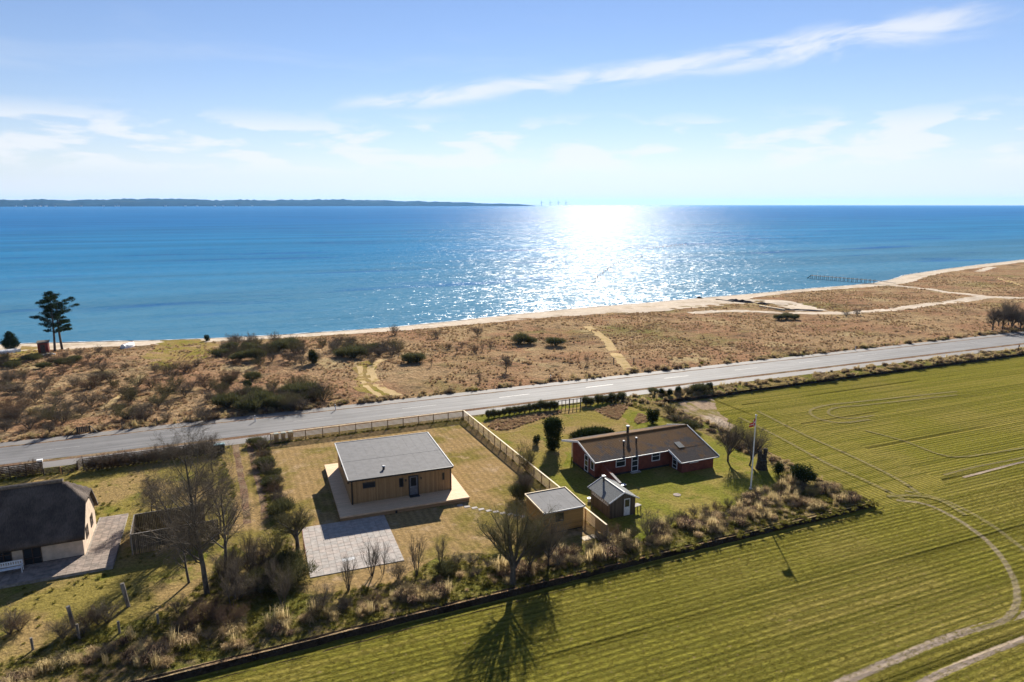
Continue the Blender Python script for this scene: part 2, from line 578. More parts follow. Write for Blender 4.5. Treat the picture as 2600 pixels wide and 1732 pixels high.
# ------------------------------------------------------------------ the land
FZ = -0.45                                             # the field lies a little lower than the gardens
F_EDGE = [(-300, 44), (-120, 45.3), (-35, 46.0), (-7.3, 46.12), (3.8, 46.46), (16.5, 46.87), (35, 47.3), (61.3, 47.7), (60.9, 53.4), (61.7, 61.9), (62.6, 72.9), (61.7, 85.9), (61.6, 88.5), (74, 88.0), (80.4, 88.6), (154, 89.0), (300, 89.3), (620, 90)]
field_poly = F_EDGE + [(620, -200), (-300, -200)]
ground_poly = [(a, b + 6) for a, b in SHORE] + [p for p in reversed(F_EDGE)]


def zflat(z):
    return lambda x, y: z


sheet('ground', ground_poly, 0.0, m_meadow, step=3.5)
sheet('field', [(x, y) for x, y in field_poly], FZ, m_field, zf=zflat(0))
HEAD = [(61.9, 47), (61.5, 53.4), (62.3, 61.9), (63.2, 72.9), (62.3, 86.5), (66, 87.6), (73, 87.4), (76, 66), (74.5, 50), (69, 46.2)]
sheet('field_headland', HEAD, FZ + 0.004, m_headland, step=2.0, ragged=0.8, zf=zflat(0))
# furrow ploughed along the field edge: a sloping side and a bottom
fv, ff = [], []
fe = dense(F_EDGE, 1.5)[:-200] if False else None
E_line = []
for i in range(len(F_EDGE) - 1):
    p, q = F_EDGE[i], F_EDGE[i + 1]
    n = max(1, int(math.hypot(q[0] - p[0], q[1] - p[1]) / 1.2))
    if p[0] < -60 or p[0] > 200: n = 4
    E_line += [(p[0] + (q[0] - p[0]) * k / n, p[1] + (q[1] - p[1]) * k / n) for k in range(n)]
rngf = random.Random(5)
for i, p in enumerate(E_line):
    q = E_line[min(i + 1, len(E_line) - 1)]
    o_ = E_line[max(i - 1, 0)]
    d = Vector((q[0] - o_[0], q[1] - o_[1])).normalized()
    nrm = Vector((d.y, -d.x))          # towards the field
    w = rngf.uniform(-0.08, 0.08)
    for off, z in ((-0.35, 0.03), (0.0 + w, -0.02), (0.16 + w, FZ - 0.04), (0.75 + w, FZ - 0.03), (1.05 + w, FZ + 0.012)):
        fv.append((p[0] + nrm.x * off, p[1] + nrm.y * off, z + rngf.uniform(-.015, .015)))
for i in range(len(E_line) - 1):
    for k in range(4):
        a = i * 5 + k
        ff.append((a, a + 5, a + 6, a + 1))
link_mesh('furrow', fast_mesh('furrow', fv, ff, m_soil), kind='structure')

# rough ground of the banks and gardens (level, under the lawns)
rough_poly = [(-200, 45.2), (-35, 46.2), (16.5, 47.0), (35, 47.45), (61.1, 47.85), (60.7, 53.4), (61.4, 61.9), (62.3, 72.9), (61.4, 85.9), (61.3, 88.7), (74, 88.3), (154, 89.2), (400, 89.6), (400, 93.0), (-200, 93.0)]
sheet('rough_ground', rough_poly, 0.004, m_rough)


def P2(*uvs):
    return [tuple(G(u, v)[:2]) for u, v in uvs]


LOT = P2((688, 1130), (1178, 1066)) + [(31.0, 52.6), (27, 51.2), (24.4, 51.9)] + P2((1290, 1402), (1110, 1412), (1010, 1478), (800, 1512), (760, 1500), (735, 1330), (700, 1190))
sheet('lawn', LOT, 0.009, m_lawn_dry, step=1.6, ragged=0.25)
LEFT = [(-60, 89.6), (-3.6, 89.8), (-2.0, 66)] + P2((585, 1380), (520, 1480), (400, 1560), (200, 1610), (0, 1690)) + [(-60, 50)]
sheet('lawn', LEFT, 0.009, m_lawn_gold, step=1.6, ragged=0.25, seed=2)
RED = [(31.4, 52.5), (31.0, 91.8), (53.5, 91.8), (56, 88), (58.8, 76), (58.6, 64), (58.2, 57.5)] + P2((1960, 1258), (1840, 1290), (1690, 1345), (1600, 1385))
sheet('lawn', RED, 0.009, m_lawn_green, step=1.6, ragged=0.2, seed=3)
# the sea-facing part of that garden is drier
sheet('lawn', P2((1190, 1078), (1480, 1030), (1570, 1050), (1610, 1085), (1480, 1115), (1440, 1150), (1432, 1195), (1400, 1210)), 0.013, m_lawn_gold, step=1.2, ragged=0.4, seed=4)
DRIVE = [(-2.9, 91.0), (2.2, 91.6)] + P2((655, 1200), (690, 1330), (700, 1400), (640, 1420), (585, 1370), (600, 1240))
sheet('driveway', DRIVE, 0.013, m_lawn_dry, step=1.2, ragged=0.2, seed=5)
for pts in (((598, 1130), (610, 1200), (622, 1270), (628, 1330)), ((632, 1122), (650, 1200), (668, 1270), (672, 1318))):
    strip('wheel_rut', P2(*pts), 0.75, 0.019, m_soil if False else m_verge, wob=0.08)

# road, verges and side paths
XA, XB = -200, 420
for nm, y0, y1, z, m, rg in (('roadside_path', 92.7, 95.1, 0.010, m_sidepath, 0), ('road_verge', 95.0, 96.1, 0.016, m_verge, 0.1), ('road', 95.95, 103.3, 0.022, m_asphalt, 0),
                             ('roadside_path', 103.2, 105.3, 0.012, m_sidepath, 0), ('road_verge', 103.05, 103.45, 0.027, m_verge, 0.08)):
    sheet(nm, [(XA, y0), (XB, y0), (XB, y1), (XA, y1)], z, m, step=1.1 if rg else None, ragged=rg, zf=zflat(0), seed=int(y0))
m_mark = principled('road_paint', (0.32, 0.31, 0.3), 0.6, 0.25, 3.0, world=True)
dash0 = None
for k in range(-10, 16):
    a0 = -25.1 + 16.07 * k
    if dash0 is None:
        dash0 = MB().box(0, 5.4, -0.06, 0.06, 0, 0.004).mesh('lane_dash', m_mark)
    o = bpy.data.objects.new('lane_dash', dash0)
    COL.objects.link(o)
    o.location = (a0, 99.72 + 0.0055 * (a0 + 25), 0.0235)
    tag(o, kind='structure')

# beach and sandy tracks
B_IN = [(-300, 224), (-140, 200), (-90, 190), (-60, 182), (-45, 183.5), (-32, 182.5), (-16, 180.8), (5, 178.5), (16, 177.6), (37, 177), (58, 177.5), (75, 180), (90, 181), (104, 180), (118, 176), (140, 176.5), (160, 183), (175, 193), (205, 199.5), (235, 200),
        (256, 201), (275, 207), (297, 218), (323, 229), (377, 243), (452, 260), (620, 290), (900, 330)]
beach = [(a, b + 5) for a, b in SHORE] + list(reversed(B_IN))
sheet('beach', beach, 0.02, m_sand, step=2.2, ragged=0.7)
strip('sandy_path', P2((1985, 795), (2140, 795), (2260, 787), (2400, 770), (2500, 755), (2620, 757)), 5.0, 0.035, m_sand, wob=0.5)
strip('sandy_path', P2((1750, 795), (1850, 790), (1980, 795), (2100, 797)), 4.0, 0.036, m_sand, wob=0.5)
strip('sandy_path', P2((2240, 722), (2330, 733), (2400, 742), (2480, 750), (2560, 760)), 4.0, 0.037, m_sand, wob=0.5)
strip('sandy_path', P2((2060, 790), (2000, 772), (1930, 765), (1850, 768)), 9.0, 0.034, m_sand, wob=1.0)
strip('sandy_path', P2((2485, 690), (2520, 678)), 4.0, 0.034, m_sand, wob=0.5)
strip('sandy_path', P2((2530, 705), (2600, 727)), 2.2, 0.034, m_path, wob=0.3)
# trodden paths over the rough grass
strip('trodden_path', P2((1608, 947), (1585, 925), (1565, 900), (1545, 870), (1515, 845), (1490, 828)), 2.2, 0.03, m_path, wob=0.3)
strip('trodden_path', P2((1010, 1005), (970, 985), (948, 960), (942, 935), (958, 920), (995, 910)), 1.7, 0.03, m_path, wob=0.25)
strip('trodden_path', P2((975, 1012), (935, 985), (918, 960), (914, 930)), 1.0, 0.031, m_path, wob=0.2)
strip('trodden_path', P2((250, 1040), (300, 1010), (340, 975), (365, 950)), 1.3, 0.03, m_path, wob=0.3)
sheet('mown_patch', P2((905, 985), (900, 930), (930, 915), (965, 925), (945, 950), (945, 975), (1000, 1005), (960, 1012)), 0.024, m_lawn_gold, step=2.0, ragged=0.8)
sheet('mown_patch', P2((360, 905), (420, 860), (500, 862), (560, 880), (520, 910), (450, 935), (380, 930)), 0.024, m_lawn_gold, step=2.0, ragged=1.0)
sheet('mown_patch', P2((0, 912), (60, 880), (120, 880), (110, 898), (40, 920), (0, 925)), 0.024, m_lawn_gold, step=2.0, ragged=1.0)
m_ditchgreen = blend_ground('ditch_grass', [((0.1, 0.11, 0.025), 0, 0, 0), ((0.17, 0.13, 0.05), 0.4, 0.5, 0.65)], fine=(3, 0.5), bump=(1, 0.3))

# tyre tracks in the crop
S1 = 2600 / 2354.0


def DS(*pts):
    return [tuple(G(u * S1, v * S1, FZ)[:2]) for u, v in pts]


zf_f = zflat(FZ)
for k, (pts, w, m) in enumerate([
    (((2420, 1392), (2300, 1428), (2180, 1465), (2060, 1515), (1900, 1585)), 1.15, m_track),
    (((2440, 1438), (2300, 1490), (2200, 1532), (2080, 1590)), 0.95, m_track),
    (((2060, 1150), (2130, 1160), (2210, 1200), (2280, 1255), (2325, 1320), (2338, 1380), (2310, 1425), (2240, 1450)), 0.85, m_track_mid),
    (((2080, 1128), (2170, 1150), (2260, 1195), (2330, 1245), (2400, 1300)), 0.8, m_track_faint),
    (((2170, 1092), (2240, 1074), (2354, 1052), (2460, 1030)), 0.6, m_track_faint),
    (((2215, 1098), (2290, 1078), (2354, 1062), (2460, 1045)), 0.6, m_track),
    (((2000, 965), (1930, 972), (1880, 962), (1862, 945), (1900, 932), (1990, 922), (2200, 900)), 0.8, m_track_faint),
    (((2010, 955), (1950, 962), (1905, 952), (1920, 938), (2000, 930), (2200, 908)), 0.7, m_track_faint),
    (((1700, 960), (1800, 1010), (1900, 1065), (2000, 1110), (2080, 1150)), 0.7, m_track_faint),
    (((1740, 945), (1850, 1000), (1960, 1050), (2060, 1100), (2120, 1140)), 0.7, m_track_faint),
    (((1990, 990), (2080, 1015), (2160, 1045), (2220, 1050), (2354, 1030)), 0.55, m_track_faint),
    (((2040, 1142), (2100, 1140), (2160, 1150), (2220, 1185)), 0.8, m_track_faint)]):
    strip('tyre_track', DS(*pts), w, 0.01 + 0.004 * k, m, zf=zf_f, wob=0.05, step=0.8, seed=k)

m_baresoil = blend_ground('bare_soil_patch', [((0.27, 0.2, 0.14), 0, 0, 0), ((0.17, 0.14, 0.05), 0.5, 0.47, 0.6), ((0.36, 0.29, 0.22), 0.25, 0.52, 0.68)], fine=(3, 0.35), bump=(0.8, 0.15), stretch=(1, 0.35, 1))
sheet('bare_soil', [(62.0, 88.0), (62.0, 80), (63.2, 73), (65.5, 74), (67.5, 80), (70, 84), (72, 87.6)], FZ + 0.012, m_baresoil, step=1.0, ragged=0.4, zf=zflat(0), seed=9)

# ------------------------------------------------------------------ sea


def sea_mat():
    m, N, out = new_mat('sea_water')
    P = N.n('ShaderNodeNewGeometry').outputs['Position']
    sx = N.n('ShaderNodeSeparateXYZ', {0: P}).outputs
    # distance from the beach line, roughly
    d = N.math('SUBTRACT', sx[1], N.math('ADD', 188.0, N.math('MULTIPLY', sx[0], 0.09)))
    sv = N.n('ShaderNodeMapping', {'Vector': P, 'Rotation': (0, 0, R(-22)), 'Scale': (0.22, 1, 1)}).outputs[0]
    drift = N.noise(sv, 0.011, 5, 0.6)
    dd = N.math('ADD', d, N.math('MULTIPLY', N.math('SUBTRACT', drift, 0.5), N.mapr(d, 0, 300, 30, 420, False)))
    col = N.mix(N.mapr(dd, 10, 330), SEA[0], SEA[1])
    col = N.mix(N.mapr(dd, 250, 1300), col, SEA[2])
    col = N.mix(N.mapr(dd, 1500, 5000), col, SEA[3])
    # weed beds and wind patches
    weed = N.noise(sv, 0.03, 4, 0.55)
    col = N.mix(N.math('MULTIPLY', N.mapr(weed, 0.55, 0.7), N.mapr(d, 20, 60)), col, SEA[4])
    streak = N.noise(N.n('ShaderNodeMapping', {'Vector': P, 'Rotation': (0, 0, R(-22)), 'Scale': (0.1, 1, 1)}).outputs[0], 0.02, 6, 0.62)
    col = N.scalec(col, N.mapr(streak, 0.3, 0.7, 0.82, 1.2))
    # waves: slopes of three sizes of ripple, added to the level normal
    slope = None
    for sc_, amp, rot_ in ((0.09, SEA_SLOPE[0], 0), (0.45, SEA_SLOPE[1], -40), (1.9, SEA_SLOPE[2], 20)):
        v = N.n('ShaderNodeMapping', {'Vector': P, 'Rotation': (0, 0, R(rot_)), 'Scale': (0.6, 1, 1)}).outputs[0]
        c_ = N.n('ShaderNodeTexNoise', {'Vector': v, 'Scale': sc_, 'Detail': 2.0, 'Roughness': 0.6}).outputs['Color']
        c_ = N.n('ShaderNodeVectorMath', {0: c_, 1: (0.5, 0.5, 0.5)}, operation='SUBTRACT').outputs[0]
        c_ = N.n('ShaderNodeVectorMath', {0: c_, 1: (amp, amp, 0)}, operation='MULTIPLY').outputs[0]
        slope = c_ if slope is None else N.n('ShaderNodeVectorMath', {0: slope, 1: c_}, operation='ADD').outputs[0]
    nrm = N.n('ShaderNodeVectorMath', {0: N.n('ShaderNodeVectorMath', {0: slope, 1: (0, 0, 1)}, operation='ADD').outputs[0]}, operation='NORMALIZE').outputs[0]
    fr = N.n('ShaderNodeFresnel', {'IOR': 1.33, 'Normal': nrm}).outputs[0]
    gl = N.n('ShaderNodeBsdfGlossy', {'Color': (1, 1, 1, 1), 'Roughness': SEA_ROUGH, 'Normal': nrm})
    df = N.n('ShaderNodeBsdfDiffuse', {'Color': col})
    gl2 = N.n('ShaderNodeBsdfGlossy', {'Color': (1, 1, 1, 1), 'Roughness': 0.27, 'Normal': nrm})
    gm = N.n('ShaderNodeMixShader', {0: 0.16, 1: gl.outputs[0], 2: gl2.outputs[0]})
    mx = N.n('ShaderNodeMixShader', {0: N.mapr(fr, 0.0, 1.0, 0.015, SEA_SPEC, False), 1: df.outputs[0], 2: gm.outputs[0]})
    N.put(out.inputs[0], mx.outputs[0])
    return m


SEA = [(0.045, 0.15, 0.235), (0.013, 0.135, 0.28), (0.008, 0.11, 0.28), (0.014, 0.115, 0.28), (0.008, 0.085, 0.235)]
SEA_SLOPE, SEA_ROUGH, SEA_SPEC = (0.35, 1.2, 1.35), 0.09, 0.105
m_sea = sea_mat()
sea_poly = [(a, b - 0.6) for a, b in SHORE]
far = []
for k in range(0, 41):
    an = R(8) + (math.pi - R(12)) * k / 40
    far.append((20500 * math.cos(an), 20500 * math.sin(an)))
sea_ring = [(6000, 900)] + far + [(-9000, 1000)]
# fan of rings from the shore out to the horizon
xs_ = [float(x) for x in np.interp(np.linspace(0, 1, 121), np.linspace(0, 1, len(SHORE)), [p[0] for p in SHORE])]
rows_ = []
for t, k in ((0, 0), (1, 0.004), (2, 0.02), (3, 0.08), (4, 0.3), (5, 1.0)):
    row = []
    for i, x in enumerate(xs_):
        an = math.pi - R(4) - (math.pi - R(12)) * i / 120
        fx, fy = 20500 * math.cos(an), 20500 * math.sin(an)
        y = shore(x) - 0.6
        row.append((x + (fx - x) * k, y + (fy - y) * k, SEA_Z))
    rows_.append(row)
me = fast_mesh('sea', [p for r_ in rows_ for p in r_], [(j * 121 + i, j * 121 + i + 1, (j + 1) * 121 + i + 1, (j + 1) * 121 + i) for j in range(5) for i in range(120)], m_sea)
if me.polygons[0].normal.z < 0: me.flip_normals()
link_mesh('sea', me, kind='structure')

# surf line: a thin wet edge of foam where the ripples break
m_foam = principled('foam', (0.75, 0.76, 0.76), 0.6, 0.3, 1.5, world=True)
strip('foam_line', [(a, shore(a) - 0.6 + 0.35 * math.sin(a * 0.13) + 0.2 * math.sin(a * 0.41)) for a in range(-140, 460, 4)], lambda t: 0.35, 0.0, m_foam, zf=zflat(SEA_Z + 0.012), wob=0.2)

# ------------------------------------------------------------------ building materials
def boards(name, col, axis='x', width=0.14, groove=0.5, var=0.18, rough=0.75, dark=None):
    """boards side by side along an axis of the object, each a shade of its own"""
    m, N, out = new_mat(name)
    g = N.n('ShaderNodeTexCoord').outputs['Object']
    s_ = N.n('ShaderNodeSeparateXYZ', {0: g}).outputs
    if axis == 'xy':
        u = N.math('ADD', s_[0], s_[1])
    else:
        u = s_['xyz'.index(axis)]
    u = N.math('DIVIDE', u, width)
    cell = N.math('FLOOR', u)
    fr = N.math('SUBTRACT', u, cell)
    rnd = N.n('ShaderNodeTexWhiteNoise', {'W': cell}, noise_dimensions='1D').outputs[0]
    grain_scale = {'x': (8, 1, 0.6), 'y': (0.6, 8, 1), 'z': (0.6, 1, 8), 'xy': (8, 8, 0.6)}[axis]
    gr = N.noise(N.n('ShaderNodeMapping', {'Vector': g, 'Scale': grain_scale}).outputs[0], 3.0, 4, 0.65)
    k = N.math('ADD', N.mapr(rnd, 0, 1, 1 - var, 1 + var, False), N.mapr(gr, 0.3, 0.7, -0.14, 0.14))
    c = N.scalec(col, k)
    if dark:
        c = N.mix(N.mapr(N.noise(g, 0.7, 3), 0.45, 0.7), c, dark)
    edge = N.math('MINIMUM', fr, N.math('SUBTRACT', 1.0, fr))
    gv = N.mapr(edge, 0.0, 0.09)
    c = N.scalec(c, N.mapr(gv, 0, 1, 1 - groove, 1.0, False))
    p = N.n('ShaderNodeBsdfPrincipled', {'Base Color': c, 'Roughness': rough, 'Specular IOR Level': 0.25, 'Normal': N.bump(gv, 0.7, 0.012)})
    N.put(out.inputs[0], p.outputs[0])
    return m


def bricks(name, col, col2, mortar, scale=4.0):
    m, N, out = new_mat(name)
    g = N.n('ShaderNodeTexCoord').outputs['Object']
    s_ = N.n('ShaderNodeSeparateXYZ', {0: g}).outputs
    v = N.n('ShaderNodeCombineXYZ', {0: N.math('ADD', s_[0], s_[1]), 1: s_[2], 2: 0.0}).outputs[0]
    b = N.n('ShaderNodeTexBrick', {'Vector': v, 'Color1': col, 'Color2': col2, 'Mortar': mortar, 'Scale': scale, 'Mortar Size': 0.015, 'Brick Width': 0.95, 'Row Height': 0.28})
    f = N.noise(g, 2.0, 4)
    c = N.scalec(b.outputs[0], N.mapr(f, 0.3, 0.7, 0.82, 1.12))
    p = N.n('ShaderNodeBsdfPrincipled', {'Base Color': c, 'Roughness': 0.85, 'Specular IOR Level': 0.2, 'Normal': N.bump(b.outputs[1], -0.4, 0.01)})
    N.put(out.inputs[0], p.outputs[0])
    return m


def glass(name):
    m, N, out = new_mat(name)
    f = N.noise(N.objc(), 0.8, 2)
    c = N.mix(f, (0.012, 0.014, 0.017), (0.03, 0.032, 0.034))
    p = N.n('ShaderNodeBsdfPrincipled', {'Base Color': c, 'Roughness': 0.06, 'Specular IOR Level': 0.6, 'Normal': N.bump(f, 0.05, 0.02)})
    N.put(out.inputs[0], p.outputs[0])
    return m


m_clad = boards('larch_cladding', (0.30, 0.185, 0.085), 'xy', 0.14)
m_clad_yellow = boards('yellow_cladding', (0.36, 0.2, 0.06), 'z', 0.16, 0.35)
m_deck = boards('decking', (0.66, 0.46, 0.28), 'y', 0.145, 0.45, 0.1, rough=0.75)
m_deck_side = boards('deck_skirt', (0.36, 0.22, 0.11), 'z', 0.14, 0.6)
m_fence = principled('new_fence_timber', (0.48, 0.31, 0.13), 0.75, 0.15, 4.0, (0.4, 2, 6))
m_fence_cap = principled('fence_cap_timber', (0.62, 0.48, 0.29), 0.7, 0.1, 4.0)
m_fence_post = principled('fence_post_timber', (0.2, 0.13, 0.07), 0.8, 0.2, 4.0)
m_darkwood = principled('weathered_dark_timber', (0.09, 0.068, 0.05), 0.85, 0.35, 3.0, (1, 1, 3))
m_greywood = boards('weathered_boards', (0.105, 0.08, 0.055), 'xy', 0.12, 0.6, 0.35)
m_felt = principled('grey_roofing_felt', (0.12, 0.118, 0.122), 0.85, 0.12, 1.5, bump=0.3, bdist=0.01, spec=0.35)
m_flash = principled('zinc_flashing', (0.4, 0.4, 0.4), 0.6, 0.1, 3.0, spec=0.3)
m_black = principled('black_steel', (0.018, 0.018, 0.02), 0.45, 0.3, 5.0, spec=0.5)
m_frame_dark = principled('dark_frame_paint', (0.03, 0.031, 0.034), 0.5, 0.2, 5.0, spec=0.4)
m_door_grey = principled('grey_door_paint', (0.13, 0.135, 0.15), 0.5, 0.15, 3.0, spec=0.4)
m_glass = glass('window_glass')
m_white = principled('white_paint', (0.74, 0.74, 0.73), 0.5, 0.1, 4.0, spec=0.4)
m_redbrick = bricks('red_brick', (0.19, 0.05, 0.03), (0.145, 0.038, 0.025), (0.12, 0.085, 0.07))
m_redwood = boards('red_boards', (0.20, 0.045, 0.03), 'xy', 0.15)
m_plinth = principled('tarred_plinth', (0.035, 0.034, 0.034), 0.9, 0.3, 3.0)
m_concrete = principled('pale_concrete', (0.42, 0.39, 0.36), 0.9, 0.18, 2.0, bump=0.2)
m_tile = principled('concrete_slab', (0.365, 0.325, 0.29), 0.9, 0.14, 2.2, world=True, bump=0.2, detail=6)
m_tile2 = principled('warm_concrete_slab', (0.375, 0.32, 0.28), 0.9, 0.14, 2.2, world=True, bump=0.2, detail=6)
m_tile3 = principled('grey_concrete_slab', (0.34, 0.31, 0.28), 0.9, 0.14, 2.2, world=True, bump=0.2, detail=6)
m_joint = principled('joint_sand', (0.3, 0.265, 0.225), 0.95, 0.25, 3.0, world=True)
m_limewash = principled('limewashed_wall', (0.55, 0.43, 0.32), 0.9, 0.12, 2.0, bump=0.4, bdist=0.02)
m_terrace = [principled('terrace_slab', c, 0.9, 0.2, 2.5, world=True, bump=0.2) for c in ((0.27, 0.215, 0.175), (0.235, 0.19, 0.155), (0.3, 0.235, 0.19))]


def thatch():
    m, N, out = new_mat('thatch')
    g = N.n('ShaderNodeTexCoord').outputs['Object']
    f = N.noise(N.n('ShaderNodeMapping', {'Vector': g, 'Scale': (5, 1.2, 1.2)}).outputs[0], 3.0, 6, 0.75)
    f2 = N.noise(g, 0.6, 4)
    c = N.mix(N.mapr(f2, 0.35, 0.65), (0.075, 0.06, 0.052), (0.13, 0.105, 0.088))
    c = N.scalec(c, N.mapr(f, 0.25, 0.75, 0.6, 1.35))
    p = N.n('ShaderNodeBsdfPrincipled', {'Base Color': c, 'Roughness': 0.95, 'Specular IOR Level': 0.1, 'Normal': N.bump(f, 1.0, 0.08)})
    N.put(out.inputs[0], p.outputs[0])
    return m


def mossy(name, base, moss, scale=0.5, lo=0.4, hi=0.6):
    m, N, out = new_mat(name)
    g = N.n('ShaderNodeTexCoord').outputs['Object']
    s_ = N.n('ShaderNodeSeparateXYZ', {0: g}).outputs
    n1 = N.noise(g, scale, 5, 0.65)
    up = N.mapr(s_[2], 1.9, 3.3, -0.14, 0.12, False)
    f = N.mapr(N.math('ADD', n1, up), lo, hi)
    c = N.mix(f, base, moss)
    fine = N.noise(g, 9.0, 5, 0.7)
    c = N.scalec(c, N.mapr(fine, 0.3, 0.7, 0.65, 1.3))
    spots = N.n('ShaderNodeTexVoronoi', {'Vector': g, 'Scale': 1.1}).outputs[0]
    c = N.mix(N.mapr(spots, 0.03, 0.07, 0.8, 0.0), c, (0.5, 0.48, 0.45))
    p = N.n('ShaderNodeBsdfPrincipled', {'Base Color': c, 'Roughness': 0.9, 'Specular IOR Level': 0.2, 'Normal': N.bump(fine, 0.5, 0.02)})
    N.put(out.inputs[0], p.outputs[0])
    return m


m_thatch = thatch()
m_eternit = mossy('mossy_fibre_cement', (0.1, 0.08, 0.068), (0.19, 0.1, 0.038), 0.7, 0.36, 0.56)
m_shedfelt = mossy('worn_shed_roofing', (0.16, 0.165, 0.16), (0.13, 0.125, 0.085), 1.2, 0.5, 0.7)


def window(parent, x0, x1, z0, z1, y, frame, bars=(), d=0.06, name='window', out=-1, pane=None):
    """a window set in a wall that faces -Y (out=-1) of the parent, as frame and pane"""
    w = MB()
    t = 0.07
    ya, yb = (y + out * d, y + 0.02) if out < 0 else (y - 0.02, y + out * d)
    w.box(x0, x1, ya, yb, z0, z0 + t).box(x0, x1, ya, yb, z1 - t, z1).box(x0, x0 + t, ya, yb, z0 + t, z1 - t).box(x1 - t, x1, ya, yb, z0 + t, z1 - t)
    for b in bars:
        if b[0] == 'h':
            w.box(x0 + t, x1 - t, ya, yb, b[1] - 0.03, b[1] + 0.03)
        else:
            w.box(b[1] - 0.03, b[1] + 0.03, ya, yb, z0 + t, z1 - t)
    o = w.build(name, frame, parent)
    yg = y + out * d * 0.4
    MB().box(x0 + t, x1 - t, min(yg, y), max(yg, y), z0 + t, z1 - t).build('pane', pane or m_glass, o)
    return o


# ------------------------------------------------------------------ flat-roofed house
HZ = 0.5
h1 = empty('flat_roofed_house', G(892, 1282, 0.45) + Vector((0, 0, -0.45)), R(-1.6), 'flat-roofed timber-clad house with grey felt roof on a pale deck', 'house')
HW, HD = 10.75, 10.9
MB().box(0, HW, 0, HD, 0.30, 3.16).build('wall', m_clad, h1)
rf = MB()
rf.slab([(-0.22, -0.28, 3.24), (HW + 0.16, -0.28, 3.24), (HW + 0.16, HD + 0.2, 3.42), (-0.22, HD + 0.2, 3.42)], 0.07)
roof = rf.build('roof', m_felt, h1)
for x in np.linspace(0.85, HW - 0.3, 11):
    MB().bar((x, -0.26, 3.2415), (x, HD + 0.18, 3.4225), 0.05, 0.008).build('felt_seam', m_felt, roof)
MB().bar((-0.2, 4.9, 3.331), (HW + 0.14, 4.9, 3.331), 0.08, 0.008).build('felt_seam', m_felt, roof)
MB().bar((-0.23, -0.29, 3.255), (-0.23, HD + 0.2, 3.435), 0.1, 0.09).build('edge_trim', m_flash, roof)
MB().bar((HW + 0.17, -0.29, 3.255), (HW + 0.17, HD + 0.2, 3.435), 0.1, 0.09).build('edge_trim', m_flash, roof)
MB().bar((-0.18, HD + 0.21, 3.43), (HW + 0.12, HD + 0.21, 3.43), 0.08, 0.08).build('edge_trim', m_flash, roof)
MB().box(-0.2, HW + 0.14, -0.36, -0.27, 3.06, 3.245).build('gutter', m_black, roof)
MB().tube([(3.72, 1.45, 3.2), (3.72, 1.45, 3.62)], 0.13, 12).build('vent_pipe', m_black, roof)
MB().tube([(3.72, 1.45, 3.62), (3.72, 1.45, 3.7)], [0.22, 0.14], 12).build('vent_cowl', m_flash, roof)
MB().tube([(0.12, -0.33, 3.1), (0.12, -0.14, 2.85), (0.12, -0.14, 0.35)], 0.07, 8).build('downpipe', m_black, h1)
MB().tube([(HW - 0.06, -0.33, 3.1), (HW - 0.06, -0.1, 2.85), (HW - 0.06, -0.1, 0.35)], 0.055, 8).build('downpipe', m_black, h1)
window(h1, 1.25, 2.55, 2.05, 2.68, 0, m_frame_dark)
window(h1, 5.05, 5.5, 1.62, 2.62, 0, m_frame_dark)
window(h1, 9.75, 9.98, 1.75, 2.55, 0, m_frame_dark)
dr = MB().box(6.05, 6.17, -0.06, 0.02, 0.5, 2.72).box(7.0, 7.12, -0.06, 0.02, 0.5, 2.72).box(6.17, 7.0, -0.06, 0.02, 2.6, 2.72).build('door_frame', m_frame_dark, h1)
door = MB().box(6.17, 7.0, -0.03, 0.01, 0.52, 2.6).build('door', m_door_grey, h1)
MB().box(6.3, 6.87, -0.035, -0.029, 1.55, 2.5).build('pane', m_glass, door)
MB().box(6.24, 6.3, -0.09, -0.03, 1.4, 1.46).build('handle', m_flash, door)
MB().box(6.05, 7.12, -0.6, -0.02, 0.5, 0.56).build('doorstep', m_frame_dark, h1)
for x in (5.75, 7.4):
    MB().box(x - 0.06, x + 0.06, -0.12, 0, 2.2, 2.42).build('wall_lamp', m_black, h1)
for y in (1.3, 6.5):
    MB().box(-0.14, 0, y - 0.07, y + 0.07, 2.25, 2.45).build('wall_lamp', m_black, h1)
# the sea side is glazed
window(h1, 2.0, 5.2, 0.55, 2.7, HD, m_frame_dark, (('v', 3.6),), out=1)
window(h1, 6.0, 9.2, 0.55, 2.7, HD, m_frame_dark, (('v', 7.6),), out=1)
# deck
dk = empty('timber_deck', h1.location.copy(), R(-1.6), 'pale timber deck running round the flat-roofed house', 'deck')
DX0, DX1, DY0, DY1 = -1.45, 12.0, -2.62, 12.3
MB().box(DX0, DX1, DY0, DY1, 0.38, 0.5).build('decking', m_deck, dk)
sk = MB()
sk.box(DX0 + 0.03, DX1 - 0.03, DY0 + 0.03, DY0 + 0.07, -0.02, 0.38).box(DX0 + 0.03, DX0 + 0.07, DY0 + 0.07, DY1 - 0.05, -0.02, 0.38).box(DX1 - 0.07, DX1 - 0.03, DY0 + 0.07, DY1 - 0.05, -0.02, 0.38)
sk.build('skirt', m_deck_side, dk)
MB().box(DX0 - 0.02, DX1 + 0.02, DY0 - 0.03, DY0 - 0.001, 0.36, 0.512).build('edge_board', m_deck, dk)
MB().box(4.05, 4.25, DY0 - 0.1, DY0 - 0.032, 0.05, 0.28).build('socket_box', m_plinth, dk)
